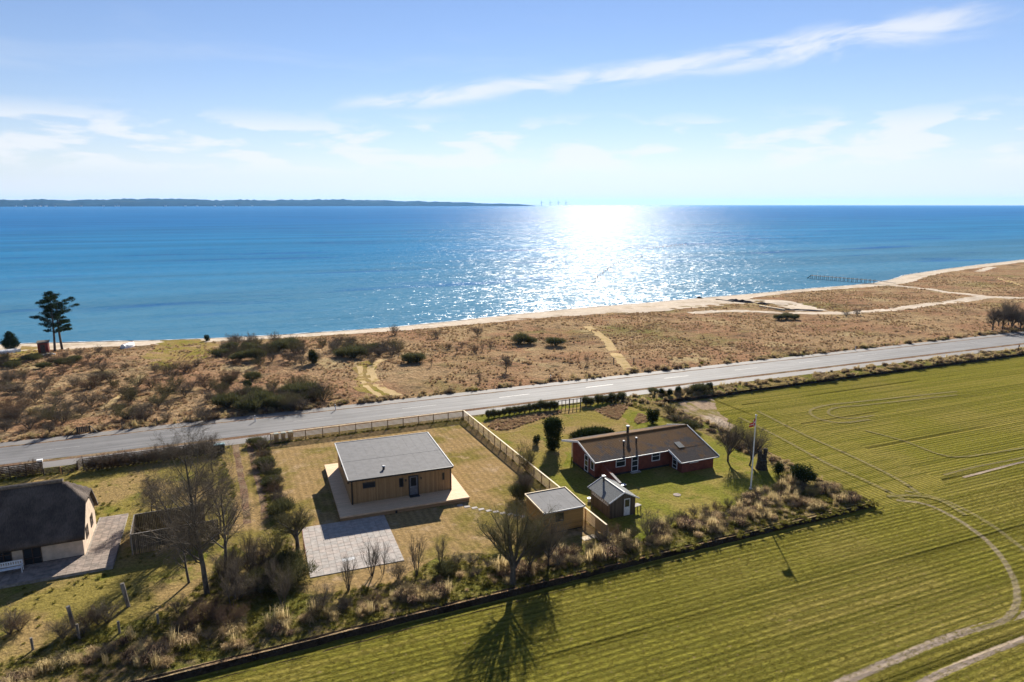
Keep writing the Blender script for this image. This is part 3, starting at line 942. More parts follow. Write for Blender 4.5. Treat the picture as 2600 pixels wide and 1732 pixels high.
# paving slabs in front of the deck
pv = empty('paved_yard', h1.location.copy(), R(-1.6), 'square yard of pale concrete slabs in front of the deck', 'paving')
PX0, PX1, PY0, PY1 = -5.15, 2.9, -12.35, -2.66
MB().box(PX0 + 0.02, PX1 - 0.02, PY0 + 0.02, PY1, -0.05, 0.028).build('bedding', m_joint, pv)
nx, ny = 14, 17
tw, th = (PX1 - PX0) / nx, (PY1 - PY0) / ny
rt = random.Random(4)
tiles = [MB().box(0.011, tw - 0.011, 0.011, th - 0.011, 0, 0.045).mesh('slab', m) for m in (m_tile, m_tile2, m_tile3)]
for i in range(nx):
    for j in range(ny):
        if PX0 + i * tw < -1.6 and PY0 + j * th > -3.2:
            pass
        if i in (5, 6) and j == 3:
            continue
        o = bpy.data.objects.new('slab', tiles[rt.choice((0, 0, 1, 1, 2))])
        COL.objects.link(o)
        o.parent = pv
        o.location = (PX0 + i * tw, PY0 + j * th, 0.018 + rt.uniform(-0.004, 0.004))
        o.rotation_euler = (rt.uniform(-.004, .004), rt.uniform(-.004, .004), 0)
MB().box(PX0 + 5 * tw + 0.02, PX0 + 7 * tw - 0.02, PY0 + 3 * th + 0.02, PY0 + 4 * th - 0.02, 0.0, 0.05).build('drain_cover', m_flash, pv)
# rusty edging hoops beside the yard
m_rust = principled('rusty_steel', (0.2, 0.07, 0.035), 0.8, 0.3, 6.0)
for k, (u0, v0, u1, v1, hh) in enumerate((((768), 1360, 772, 1398, 0.75), (774, 1402, 778, 1432, 0.9))):
    a, b = G(u0, v0), G(u1, v1)
    MBp = MB().tube([a, a + Vector((0, 0, hh - 0.1)), a.lerp(b, 0.15) + Vector((0, 0, hh)), a.lerp(b, 0.85) + Vector((0, 0, hh)), b + Vector((0, 0, hh - 0.1)), b], 0.035, 6)
    tag(MBp.build('steel_hoop', m_rust), ('rusty steel hoop beside the paved yard, under the rounded bare tree', 'tall rusty steel hoop at the edge of the paved yard')[k], 'hoop', 'rusty hoops')

# stepping stones from the deck to the annex
st = MB().box(-0.3, 0.3, -0.2, 0.2, -0.03, 0.045).mesh('stepping_stone', m_tile)
stones = [(1168, 1284), (1186, 1287), (1205, 1290), (1222, 1293.5), (1241, 1297), (1259, 1300), (1277, 1303.5), (1295, 1306), (1312, 1308.5), (1330, 1311.5)]
for k, (u, v) in enumerate(stones):
    o = bpy.data.objects.new('stepping_stone', st)
    COL.objects.link(o)
    o.location = G(u, v)
    o.rotation_euler = (0, 0, R(rt.uniform(-5, 5)))
    tag(o, 'pale square stepping stone in the row between deck and annex', 'stepping stone', 'stepping stones on the lawn')

# ------------------------------------------------------------------ slatted fences
def fence(name, p0, p1, npanel, label, h=1.34, nslat=7, last_solid=False):
    p0, p1 = Vector((p0[0], p0[1], 0)), Vector((p1[0], p1[1], 0))
    d = p1 - p0
    L = d.length
    rz = math.atan2(d.y, d.x)
    e = empty(name, p0, rz, label, 'fence')
    post = MB().box(-0.05, 0.05, -0.05, 0.05, -0.02, h - 0.02).mesh('post', m_fence_post)
    pl = L / npanel
    slat = MB().box(0.0, pl - 0.004, -0.082, -0.055, 0, 0.095).mesh('slat', m_fence)
    cap = MB().box(0.0, pl - 0.002, -0.095, 0.062, 0, 0.04).mesh('cap_rail', m_fence_cap)
    solid = MB().box(0.0, pl - 0.004, -0.082, -0.055, 0, 0.163).mesh('slat', m_fence)
    for i in range(npanel + 1):
        o = bpy.data.objects.new('post', post)
        COL.objects.link(o)
        o.parent = e
        o.location = (i * pl, 0, 0)
        if i == npanel: break
        o = bpy.data.objects.new('cap_rail', cap)
        COL.objects.link(o)
        o.parent = e
        o.location = (i * pl, 0, h - 0.02)
        for k in range(nslat):
            o = bpy.data.objects.new('slat', solid if (last_solid and i == npanel - 1) else slat)
            COL.objects.link(o)
            o.parent = e
            o.location = (i * pl, 0, 0.1 + k * (h - 0.18) / nslat)
    return e


ga, gb = G(688, 1126), G(1175, 1064)
fence('slatted_fence', ga, gb, 12, 'new slatted timber fence along the road in front of the flat-roofed house')
fend = G(1540.9, 1333.5, 1.3)
fence('slatted_fence', (gb.x + 0.12, gb.y - 0.12), (fend.x, fend.y), 20, 'new slatted timber fence between the flat-roofed house and the brick house', last_solid=True)

# ------------------------------------------------------------------ annex
A0 = G(1380.3, 1304.5, 2.3)
an = empty('timber_annex', (A0.x + 0.08, A0.y + 0.12, 0), R(0.6), 'small yellow timber annex with a flat grey felt roof', 'shed')
AW, AD = 4.25, 4.0
MB().box(0, AW, 0, AD, 0.12, 2.27).build('wall', m_clad_yellow, an)
MB().box(0.03, AW - 0.03, 0.03, AD - 0.03, -0.05, 0.12).build('plinth', m_plinth, an)
ar = MB().slab([(-0.1, -0.14, 2.34), (AW + 0.1, -0.14, 2.34), (AW + 0.1, AD + 0.1, 2.52), (-0.1, AD + 0.1, 2.52)], 0.08).build('roof', m_felt, an)
for x in (1.1, 2.2, 3.3):
    MB().bar((x, -0.12, 2.342), (x, AD + 0.08, 2.522), 0.05, 0.008).build('felt_seam', m_felt, ar)
for a, b in (((-0.12, -0.16, 2.36), (-0.12, AD + 0.12, 2.54)), ((AW + 0.12, -0.16, 2.36), (AW + 0.12, AD + 0.12, 2.54)), ((-0.07, AD + 0.12, 2.535), (AW + 0.07, AD + 0.12, 2.535))):
    MB().bar(a, b, 0.1, 0.12).build('edge_board', m_fence_cap, ar)
MB().box(-0.1, AW + 0.1, -0.2, -0.145, 2.22, 2.345).build('gutter', m_flash, ar)
m_seethrough = principled('lit_window_reflection', (0.35, 0.23, 0.1), 0.25, 0.35, 1.2, spec=0.6)
window(an, 1.25, 2.1, 1.15, 2.0, 0, m_frame_dark)
MB().box(AW, AW + 0.05, 0.9, 1.8, 0.14, 2.05).build('door', m_clad_yellow, an)
pl_ = empty('plank_pile', G(1490, 1372), R(3), 'small pile of pale planks at the foot of the annex', 'planks')
for k in range(4):
    MB().box(-0.3, 1.2, 0.18 * k, 0.18 * k + 0.12, 0.0, 0.05 + 0.01 * (k % 2)).build('plank', m_fence_cap, pl_)

# ------------------------------------------------------------------ red brick house
RB = G(1506, 1218)
rh = empty('red_brick_house', (RB.x, RB.y + 0.05, 0), R(0.5), 'long red brick house with mossy corrugated roof and white bargeboards', 'house')
XL, XR, XW = -0.05, 15.6, 10.1            # roof verges and start of the wing
YE, YR, YB, YW = -0.35, 3.65, 7.75, -2.75   # eave, ridge, back eave, wing eave
ZE, ZR = 2.2, 3.4
sl = (ZR - ZE) / (YR - YE)
ZW = ZE - sl * (YE - YW)
zroof = lambda y: ZR - sl * abs(YR - y) if y <= YR else ZR - (ZR - ZE) / (YB - YR) * (y - YR)
wx0, wx1 = 0.35, 15.1
wl = MB()
# main body (walls as an extruded gable profile), then the wing
prof = [(0.1, 0.0), (0.1, zroof(0.1) - 0.1), (YR, ZR - 0.1), (5.6, zroof(5.6) - 0.1), (5.6, 0.0)]
n = len(prof)
vs = [(wx0, y, z) for y, z in prof] + [(wx1, y, z) for y, z in prof]
wl.add(vs, [tuple(range(n - 1, -1, -1)), tuple(range(n, 2 * n))] + [(i, (i + 1) % n, n + (i + 1) % n, n + i) for i in range(n)])
wy = YW + 0.35
prof2 = [(wy, 0.0), (wy, zroof(wy) - 0.1), (0.095, zroof(0.1) - 0.1), (0.095, 0.0)]
vs = [(XW + 0.45, y, z) for y, z in prof2] + [(wx1, y, z) for y, z in prof2]
wl.add(vs, [(3, 2, 1, 0), (4, 5, 6, 7)] + [(i, (i + 1) % 4, 4 + (i + 1) % 4, 4 + i) for i in range(4)])
wl.build('wall', m_redbrick, rh)
MB().box(wx0 - 0.03, wx1 + 0.03, 0.06, 5.64, -0.02, 0.22).build('plinth', m_plinth, rh)


def corrugated(x0, x1, ya, za, yb, zb, pitch=0.177, amp=0.025, seg=4):
    m = MB()
    nn = int((x1 - x0) / pitch * seg)
    rows = 2
    vs, fs = [], []
    for j in range(rows):
        t = j / (rows - 1)
        for i in range(nn + 1):
            x = x0 + (x1 - x0) * i / nn
            z = za + (zb - za) * t + amp * math.cos(2 * math.pi * (x - x0) / pitch)
            vs.append((x, ya + (yb - ya) * t, z))
    for j in range(rows - 1):
        for i in range(nn):
            a = j * (nn + 1) + i
            fs.append((a, a + 1, a + nn + 2, a + nn + 1))
    # under face
    k = len(vs)
    vs += [(x, y, z - 0.07) for x, y, z in vs]
    fs += [tuple(reversed([i + k for i in f])) for f in fs]
    m.add(vs, fs)
    return m


rr = corrugated(XL, XR, YE, ZE, YR, ZR)
c2 = corrugated(XL, XR, YR + 0.002, ZR, YB, ZE)
rr.add(c2.v, c2.f)
c3 = corrugated(XW, XR, YW, ZW, YE - 0.003, zroof(YE - 0.003) - 0.012)
rr.add(c3.v, c3.f)
roof2 = rr.build('roof', m_eternit, rh)
MB().tube([(XL, YR, ZR + 0.03), (XR, YR, ZR + 0.03)], 0.1, 8).build('ridge_cap', m_eternit, roof2)
for x, y0, y1 in ((XL - 0.03, YE, YR), (XL - 0.03, YB, YR), (XR + 0.03, YW, YR), (XR + 0.03, YB, YR), (XW - 0.03, YW, YE + 0.05)):
    MB().bar((x, y0, zroof(y0) - 0.03), (x, y1, zroof(y1) - 0.03), 0.06, 0.24).build('bargeboard', m_white, roof2)
# white soffit triangles under the deep gable overhang
for s_ in (XL, ):
    MB().poly([(s_ + 0.25, YE + 0.4, zroof(YE + 0.4) - 0.16), (s_ + 0.25, YR, ZR - 0.16), (s_ + 0.25, YR, ZR - 0.42), (s_ + 0.25, YE + 0.9, zroof(YE + 0.9) - 0.36)]).build('gable_board', m_white, roof2)
m_gut = principled('blue_grey_gutter', (0.2, 0.23, 0.27), 0.5, 0.2, 4.0)
MB().bar((XL, YE - 0.05, ZE - 0.08), (XW - 0.05, YE - 0.05, ZE - 0.08), 0.12, 0.11).build('gutter', m_gut, roof2)
MB().bar((XW + 0.02, YW - 0.05, ZW - 0.08), (XR, YW - 0.05, ZW - 0.08), 0.12, 0.11).build('gutter', m_gut, roof2)
for x, y, r_, hh in ((7.0, YR + 0.25, 0.16, 0.95), (5.0, 1.6, 0.1, 0.6), (6.85, 1.75, 0.1, 0.65)):
    ch = MB().tube([(x, y, zroof(y) - 0.05), (x, y, zroof(y) + hh)], r_, 10).build('flue', m_black if r_ < 0.15 else m_plinth, roof2)
    MB().tube([(x, y, zroof(y) + hh), (x, y, zroof(y) + hh + 0.1)], [r_ * 1.7, r_ * 1.2], 10).build('cowl', m_flash, ch)
sky_y = 0.1
MB().bar((12.0, -0.35, zroof(-0.35) + 0.06), (12.0, 0.75, zroof(0.75) + 0.06), 0.8, 0.05).build('skylight', m_shedfelt, roof2)
# front windows and doors
window(rh, 3.05, 4.35, 0.95, 2.0, 0.1, m_white, (('h', 1.62),))
window(rh, 8.0, 9.15, 0.95, 2.0, 0.1, m_white, (('h', 1.55),))
window(rh, 5.2, 6.1, 0.1, 2.05, 0.1, m_white, (('h', 0.75), ('h', 1.4)), name='glazed_door')
window(rh, 11.6, 12.85, 1.05, 1.38, wy, m_white)
MB().box(5.0, 6.3, -0.35, 0.05, 0.0, 0.1).build('doorstep', m_concrete, rh)


def side_window(parent, y0, y1, z0, z1, x, frame, bars=(), name='window', out=-1, top=None):
    e = empty(name, (x, 0, 0))
    e.parent = parent
    e.rotation_euler = (0, 0, R(-90) if out < 0 else R(90))
    w = MB()
    t = 0.07
    # local x runs along the wall
    a0, a1 = (-y1, -y0) if out < 0 else (y0, y1)
    w.box(a0, a1, -0.06, 0.02, z0, z0 + t).box(a0, a1, -0.06, 0.02, z1 - t, z1).box(a0, a0 + t, -0.06, 0.02, z0 + t, z1 - t).box(a1 - t, a1, -0.06, 0.02, z0 + t, z1 - t)
    for b in bars:
        if b[0] == 'h': w.box(a0 + t, a1 - t, -0.06, 0.02, b[1] - 0.03, b[1] + 0.03)
        else: w.box(b[1] - 0.03, b[1] + 0.03, -0.055, 0.02, z0 + t, z1 - t)
    w.build('frame', frame, e)
    MB().box(a0 + t, a1 - t, -0.03, 0, z0 + t, z1 - t).build('pane', m_glass, e)
    return e


side_window(rh, 1.75, 2.6, 0.15, 2.15, wx0, m_white, (('h', 0.85), ('h', 1.5)), name='glazed_door')
side_window(rh, 0.35, 1.15, 0.85, 1.95, wx0, m_white)
side_window(rh, -1.5, -0.6, 0.12, 1.75, XW + 0.45, m_white, (('h', 0.6), ('h', 1.15)), name='glazed_door')
# the deep eaves on the sea side rest on white posts
for x in (1.2, 5.8, 10.4, 14.6):
    MB().box(x - 0.06, x + 0.06, YB - 0.45, YB - 0.33, 0, zroof(YB - 0.4) - 0.05).build('eave_post', m_white, rh)
# garden wall with pale coping
w0 = empty('brick_garden_wall', rh.location + Vector((1.0, -0.1, 0)), R(0.5), 'low red brick garden wall with pale coping by the house corner', 'wall')
MB().add([(0, 0, 0), (0.23, 0, 0), (0.23, -3.9, 0), (0, -3.9, 0), (0, 0, 1.75), (0.23, 0, 1.75), (0.23, -3.9, 0.95), (0, -3.9, 0.95)],
         [(3, 2, 1, 0), (4, 5, 6, 7), (0, 1, 5, 4), (1, 2, 6, 5), (2, 3, 7, 6), (3, 0, 4, 7)]).build('brickwork', m_redbrick, w0)
MB().bar((0.115, -2.0, 1.365), (0.115, -3.95, 0.965), 0.3, 0.07).build('coping', m_concrete, w0)
tag(MB().box(-0.9, 0.9, -0.6, 0.6, 0, 0.12).build('terrace_step', m_concrete, None, loc=rh.location + Vector((16.1, 2.2, 0))), 'pale concrete slab at the gable end of the brick house', 'step')

# ------------------------------------------------------------------ garden shed with glazed side
S0 = G(1548.3, 1317.9)
sh = empty('garden_shed', S0, R(0.5), 'dark garden shed with gabled grey roof and white door', 'shed')
SW, SL, SZE, SZR = 2.95, 3.9, 1.9, 2.65
prof = [(0, 0), (0, SZE), (SW / 2, SZR), (SW, SZE), (SW, 0)]
vs = [(x, 0, z) for x, z in prof] + [(x, SL, z) for x, z in prof]
MB().add(vs, [(0, 4, 3, 2, 1), (5, 6, 7, 8, 9)] + [(i, (i + 1) % 5, 5 + (i + 1) % 5, 5 + i) for i in range(5)]).build('wall', m_greywood, sh)
sr = MB()
k = (SZR - SZE) / (SW / 2)
for sgn in (-1, 1):
    xe = SW / 2 + sgn * (SW / 2 + 0.28)
    ze = SZE - 0.28 * k + 0.05
    sr.slab([(xe, -0.25, ze), (SW / 2, -0.25, SZR + 0.05), (SW / 2, SL + 0.2, SZR + 0.05), (xe, SL + 0.2, ze)][::sgn], 0.05)
    for y in (-0.27, SL + 0.22):
        MB().bar((xe, y, ze - 0.02), (SW / 2, y, SZR + 0.03), 0.05, 0.12).build('bargeboard', m_white, sh)
sr.build('roof', m_shedfelt, sh)
MB().bar((SW / 2, -0.25, SZR + 0.06), (SW / 2, SL + 0.2, SZR + 0.06), 0.1, 0.04).build('ridge_cap', m_flash, sh)
MB().tube([(SW / 2 - 0.28, SL - 0.55, SZR - 0.2), (SW / 2 - 0.28, SL - 0.55, SZR + 0.45)], 0.11, 8).build('flue', m_darkwood, sh)
MB().box(SW / 2 - 0.46, SW / 2 - 0.1, SL - 0.73, SL - 0.37, SZR + 0.45, SZR + 0.52).build('flue_cap', m_flash, sh)
for i in range(9):
    side_window(sh, 0.35 + i * 0.37, 0.62 + i * 0.37, 1.25, 1.72, 0.0, m_white)
window(sh, 1.62, 2.3, 0.08, 1.85, 0, m_white, (('h', 0.95),), name='door')
MB().box(1.7, 2.22, -0.045, -0.03, 0.16, 0.92).build('door_panel', m_white, sh)
MB().box(-0.03, 0.06, -0.04, 0.05, 0, SZE).build('corner_board', m_darkwood, sh)
# clutter beside the shed
m_zinc = m_flash
for lab, cat, nm, (u, v), (w, d, hh), mt in (('pale plastic tub on the grass behind the garden shed', 'tub', 'garden_tub', (1496, 1274), (0.4, 0.35, 0.4), m_white),
                                       ('pale weathered garden table beside the shed door', 'table', 'garden_table', (1615, 1298), (0.9, 0.6, 0.7), m_concrete),
                                       ('pale lidded box between shed and brick house', 'box', 'garden_box', (1580, 1240), (0.7, 0.45, 0.45), m_white)):
    e = empty(nm, G(u, v), R(10), lab, cat)
    if nm == 'garden_table':
        MB().box(-w / 2, w / 2, -d / 2, d / 2, hh - 0.05, hh).build('table_top', mt, e)
        for sx in (-1, 1):
            for sy in (-1, 1):
                MB().box(sx * (w / 2 - .06) - .03, sx * (w / 2 - .06) + .03, sy * (d / 2 - .06) - .03, sy * (d / 2 - .06) + .03, 0, hh - .05).build('leg', m_darkwood, e)
    elif nm == 'garden_tub':
        MB().tube([(0, 0, 0), (0, 0, hh)], [w * 0.4, w * 0.52], 12).build('bowl', mt, e)
        MB().tube([(0, 0, hh), (0, 0, hh + .03)], [w * 0.56, w * 0.56], 12).build('rim', mt, e)
    else:
        MB().box(-w / 2, w / 2, -d / 2, d / 2, 0, hh - .06).build('body', m_darkwood, e)
        MB().box(-w / 2 - .03, w / 2 + .03, -d / 2 - .03, d / 2 + .03, hh - .06, hh).build('lid', mt, e)
tag(MB().tube([(0, 0, -0.03), (0, 0, 0.05), (0, 0, 0.06)], [0.42, 0.42, 0.36], 16).build('well_cover', m_terrace[0], None, loc=G(1719, 1257)), 'round concrete well cover in the brick house lawn', 'cover')

# ------------------------------------------------------------------ thatched house
T0 = G(215.3, 1410.6, 0.15)
th_ = empty('thatched_house', (T0.x, T0.y, 0), R(0.4), 'pale limewashed house under a dark thatched roof', 'house')
TD, TLEN, TE, TR = 6.5, 14.0, 2.5, 6.1          # depth, length (runs to -X), eave, ridge
HIP = 1.9                                      # the half-hip runs back this far
zh = 4.35                                      # half-hip eave height
yh = TD / 2 * (TR - zh) / (TR - TE)
kk = (TR - TE) / (TD / 2)
prof = [(0, 0), (0, TE), (TD / 2 - yh, zh), (TD / 2 + yh, zh), (TD, TE), (TD, 0)]
n = 6
vs = [(0, y, z - (0.12 if z > 0 else 0)) for y, z in prof] + [(-TLEN, y, z - (0.12 if z > 0 else 0)) for y, z in prof]
MB().add(vs, [tuple(range(n)), tuple(range(2 * n - 1, n - 1, -1))] + [(i, n + i, n + (i + 1) % n, (i + 1) % n) for i in range(n)]).build('wall', m_limewash, th_)
ov = 0.55
tk = 0.3


def tz(y):
    return TR - kk * abs(TD / 2 - y)


# roof as a closed thick shell with rounded ridge: profile points across, swept along
tv, tf = [], []
ny_, nx_ = 24, 40


def thatch_top(x, y):
    z = tz(y)
    hipz = zh + (0.28 - x) * (TR - zh) / HIP
    z = min(z, hipz) if x > -HIP - 0.3 else z
    r = abs(TD / 2 - y)
    if r < 0.5: z -= (0.5 - r) ** 2 * 0.5
    return z + 0.3 + 0.035 * mnoise.noise((x * 1.3, y * 1.3, 0))


for i in range(nx_ + 1):
    t = i / nx_
    x = 0.28 - (TLEN + 0.28) * (t ** 1.6)
    for j in range(ny_ + 1):
        y = -ov + (TD + 2 * ov) * j / ny_
        xx = x
        if i == 0 or True:
            # the verge line draws back where the half-hip ends
            zz = thatch_top(x, y)
        tv.append((xx, y, zz))
base_n = len(tv)
for (x, y, z) in list(tv):
    tv.append((x, y, z - tk))
for i in range(nx_):
    for j in range(ny_):
        a = i * (ny_ + 1) + j
        tf.append((a, a + ny_ + 1, a + ny_ + 2, a + 1))
        tf.append((base_n + a, base_n + a + 1, base_n + a + ny_ + 2, base_n + a + ny_ + 1))
for j in range(ny_):
    tf.append((j, j + 1, base_n + j + 1, base_n + j))
    a = nx_ * (ny_ + 1) + j
    tf.append((a + 1, a, base_n + a, base_n + a + 1))
for i in range(nx_):
    a = i * (ny_ + 1)
    tf.append((a + ny_ + 1, a, base_n + a, base_n + a + ny_ + 1))
    a += ny_
    tf.append((a, a + ny_ + 1, base_n + a + ny_ + 1, base_n + a))
mt = MB()
mt.add(tv, tf)
mt.build('roof', m_thatch, th_, smooth=True)
m_rd = principled('ridge_straw', (0.2, 0.16, 0.125), 0.95, 0.25, 6.0)
MB().tube([(-HIP + 0.35, TD / 2, TR + 0.2), (-TLEN, TD / 2, TR + 0.2)], 0.2, 8).build('ridge', m_rd, th_)
m_brownframe = principled('brown_window_paint', (0.075, 0.045, 0.03), 0.6, 0.2, 5.0)
for y0 in (1.55, 4.0):
    e_ = side_window(th_, y0, y0 + 1.0, 1.0, 2.1, 0.0, m_brownframe, (('h', 1.55), ('v', y0 + 0.5)), out=1)
window(th_, -4.5, -3.15, 0.12, 2.05, 0, m_brownframe, (('v', -3.82), ('h', 0.75)), name='double_door')
window(th_, -7.1, -5.3, 0.6, 2.05, 0, m_brownframe, (('v', -6.5), ('v', -5.9), ('h', 1.4)))
MB().box(-TLEN, -0.02, -0.02, 0, 0.0, 0.25).build('plinth', m_plinth, th_)
MB().box(0.002, 0.05, 0.02, TD - 0.02, 0.0, 0.2).build('plinth', m_limewash, th_)
# terrace
tr_ = empty('paved_terrace', th_.location.copy(), R(0.4), 'brown slab terrace wrapped round the thatched house', 'paving')
MB().add([(-12, -3.3, 0), (2.6, -3.3, 0), (2.6, 8.0, 0), (0.06, 8.0, 0), (0.06, -0.04, 0), (-12, -0.04, 0)] + [(-12, -3.3, 0.22), (2.6, -3.3, 0.22), (2.6, 8.0, 0.22), (0.06, 8.0, 0.22), (0.06, -0.04, 0.22), (-12, -0.04, 0.22)],
         [(5, 4, 3, 2, 1, 0), (6, 7, 8, 9, 10, 11)] + [(i, (i + 1) % 6, 6 + (i + 1) % 6, 6 + i) for i in range(6)]).build('kerb_base', m_joint, tr_)
tl = [MB().box(0.012, 0.578, 0.012, 0.388, 0, 0.05).mesh('slab', m) for m in m_terrace]
for i in range(25):
    for j in range(28):
        x = 2.6 - (i + 1) * 0.59
        y = -3.3 + j * 0.4
        if not (x > 0.06 or y + 0.4 < -0.02): continue
        if x < -7.5: continue
        if y + 0.4 > 8: continue
        o = bpy.data.objects.new('slab', rt.choice(tl))
        COL.objects.link(o)
        o.parent = tr_
        o.location = (x, y, 0.2 + rt.uniform(-0.004, 0.004))
# bench
bn = empty('garden_bench', G(30, 1452, 0.25), R(3), 'white painted garden bench on the terrace of the thatched house', 'bench')
for k in range(3):
    MB().box(-1.0, 0.85, -0.5 + 0.16 * k, -0.5 + 0.16 * k + 0.14, 0.42, 0.45).build('seat_slat', m_white, bn)
bk = MB().box(-1.0, 0.85, 0.0, 0.05, 0.52, 0.62).box(-1.0, 0.85, 0.0, 0.05, 0.86, 0.96).build('backrest', m_white, bn)
for k in range(11):
    MB().box(-0.95 + k * 0.17, -0.87 + k * 0.17, 0.01, 0.04, 0.62, 0.86).build('spindle', m_white, bk)
for x in (-1.0, 0.79):
    MB().box(x, x + 0.06, -0.5, -0.44, 0, 0.66).build('leg', m_white, bn)
    MB().box(x, x + 0.06, 0.0, 0.06, 0, 0.96).build('leg', m_white, bn)
    MB().box(x, x + 0.06, -0.5, 0.0, 0.62, 0.66).build('armrest', m_white, bn)

# ------------------------------------------------------------------ dark board enclosure
ec = empty('board_enclosure', G(337, 1409), R(2), 'weathered dark board enclosure beside the thatched house lawn', 'enclosure')
EX, EY, EH = 7.2, 4.4, 1.95


def board_side(p, q, name='boarding'):
    p, q = Vector(p), Vector(q)
    L = (q - p).length
    d = (q - p) / L
    m = MB()
    nb = int(L / 0.145)
    r_ = random.Random(int(L * 100))
    for i in range(nb):
        a = p + d * (i * L / nb)
        b = p + d * ((i + 0.93) * L / nb)
        h0 = EH + r_.uniform(-0.03, 0.03)
        off = Vector((-d.y, d.x, 0)) * (0.012 + 0.02 * (i % 2))
        m.add([a + off, b + off, b - off, a - off] + [v + Vector((0, 0, h0)) for v in (a + off, b + off, b - off, a - off)],
              [(3, 2, 1, 0), (4, 5, 6, 7), (0, 1, 5, 4), (1, 2, 6, 5), (2, 3, 7, 6), (3, 0, 4, 7)])
    o = m.build(name, m_greywood, ec)
    o['kind'] = 'stuff'
    m_ = MB().bar(p + Vector((0, 0, EH + 0.03)), q + Vector((0, 0, EH + 0.03)), 0.09, 0.045)
    m_.build('top_rail', m_rail, ec)


m_rail = principled('silvered_rail', (0.2, 0.175, 0.15), 0.8, 0.2, 4.0)
board_side((0.06, 0, 0), (EX, 0, 0))
board_side((0, EY, 0), (0, 0.08, 0))
board_side((0.06, EY, 0), (EX - 1.2, EY, 0))
for x, y in ((0, 0), (0, EY), (EX, 0), (EX - 1.2, EY), (EX / 2, 0.06)):
    MB().box(x - 0.05, x + 0.05, y - 0.05, y + 0.05, 0, EH + 0.005).build('post', m_rail if x == 0 and y == 0 else m_darkwood, ec)

# ------------------------------------------------------------------ dark old fences and gate by the road


def rail_fence(name, p0, p1, h, nrail, npost, label, mat, cat='fence'):
    p0, p1 = Vector((p0[0], p0[1], 0)), Vector((p1[0], p1[1], 0))
    d = p1 - p0
    L = d.length
    e = empty(name, p0, math.atan2(d.y, d.x), label, cat)
    rl = MB().box(0, L, -0.05, -0.02, 0, 0.1).mesh('rail', mat)
    ps = MB().box(-0.05, 0.05, -0.019, 0.07, 0, h + 0.03).mesh('post', mat)
    for k in range(nrail):
        o = bpy.data.objects.new('rail', rl)
        COL.objects.link(o)
        o.parent = e
        o.location = (0, 0, 0.08 + k * (h - 0.1) / max(1, nrail - 1) - 0.04)
    for k in range(npost):
        o = bpy.data.objects.new('post', ps)
        COL.objects.link(o)
        o.parent = e
        o.location = (L * k / (npost - 1), 0, 0)
    return e


q0, q1 = G(213, 1195), G(548, 1150)
rail_fence('rail_fence', q0, q1, 1.45, 8, 9, 'old dark rail fence along the road behind the thatched house lawn', m_darkwood)
q2, q3 = G(-60, 1226), G(110, 1204)
rail_fence('rail_fence', q2, q3, 1.5, 8, 5, 'old dark rail fence behind the thatched roof', m_darkwood)
q4, q5 = G(112, 1206), G(152, 1201)
rail_fence('field_gate', q4, q5, 0.75, 5, 2, 'low dark gate leaf in the gap between the old rail fences', m_darkwood, 'gate')
q6, q7 = G(159, 1204), G(197, 1193)
rail_fence('field_gate', q6, q7, 0.8, 5, 2, 'low dark gate leaf standing ajar beside the pale gatepost', m_darkwood, 'gate')
rail_fence('rail_fence', G(199, 1193), G(211, 1180), 1.1, 7, 2, 'short angled dark fence panel joining gate and rail fence', m_darkwood)
tag(MB().box(-0.07, 0.07, -0.07, 0.07, 0, 0.85).tube([(0, 0, 0.85), (0, 0, 0.9)], [0.09, 0.03], 6).build('gatepost', m_fence, None, loc=G(155.5, 1203)), 'pale yellow gatepost between the two dark gate leaves', 'gatepost')
mb_ = empty('mailbox', G(106, 1203), R(5), 'white lidded mailbox at the end of the dark rail fence', 'mailbox')
MB().box(-0.06, 0.06, -0.04, 0.04, 0, 1.5).build('stand', m_darkwood, mb_)
MB().box(-0.3, 0.25, -0.2, 0.2, 1.5, 1.72).build('box', m_white, mb_)
MB().box(-0.33, 0.28, -0.23, 0.23, 1.721, 1.76).build('lid', m_white, mb_)

# waste bins
m_bin = principled('green_black_plastic', (0.02, 0.028, 0.026), 0.55, 0.2, 4.0)
m_binlid = principled('teal_bin_lid', (0.17, 0.27, 0.29), 0.5, 0.15, 4.0)


def make_bin():
    e = empty('wheelie_bin', (0, 0, 0))
    b = [(-0.24, -0.26), (0.24, -0.26), (0.24, 0.26), (-0.24, 0.26)]
    t = [(-0.3, -0.36), (0.3, -0.36), (0.3, 0.34), (-0.3, 0.34)]
    MB().add([(x, y, 0.05) for x, y in b] + [(x, y, 1.0) for x, y in t], [(3, 2, 1, 0), (4, 5, 6, 7)] + [(i, (i + 1) % 4, 4 + (i + 1) % 4, 4 + i) for i in range(4)]).build('body', m_bin, e)
    MB().add([(-0.33, -0.4, 1.003), (0.33, -0.4, 1.003), (0.33, 0.38, 1.003), (-0.33, 0.38, 1.003), (-0.28, -0.33, 1.08), (0.28, -0.33, 1.08), (0.28, 0.36, 1.11), (-0.28, 0.36, 1.11)],
             [(3, 2, 1, 0), (4, 5, 6, 7), (0, 1, 5, 4), (1, 2, 6, 5), (2, 3, 7, 6), (3, 0, 4, 7)]).build('lid', m_binlid, e)
    MB().tube([(-0.28, 0.44, 1.0), (0.28, 0.44, 1.0)], 0.02, 6).build('handle', m_bin, e)
    for x in (-0.26, 0.26):
        MB().tube([(x - 0.03, 0.25, 0.1), (x + 0.03, 0.25, 0.1)], 0.1, 10).build('wheel', m_black, e)
    return e


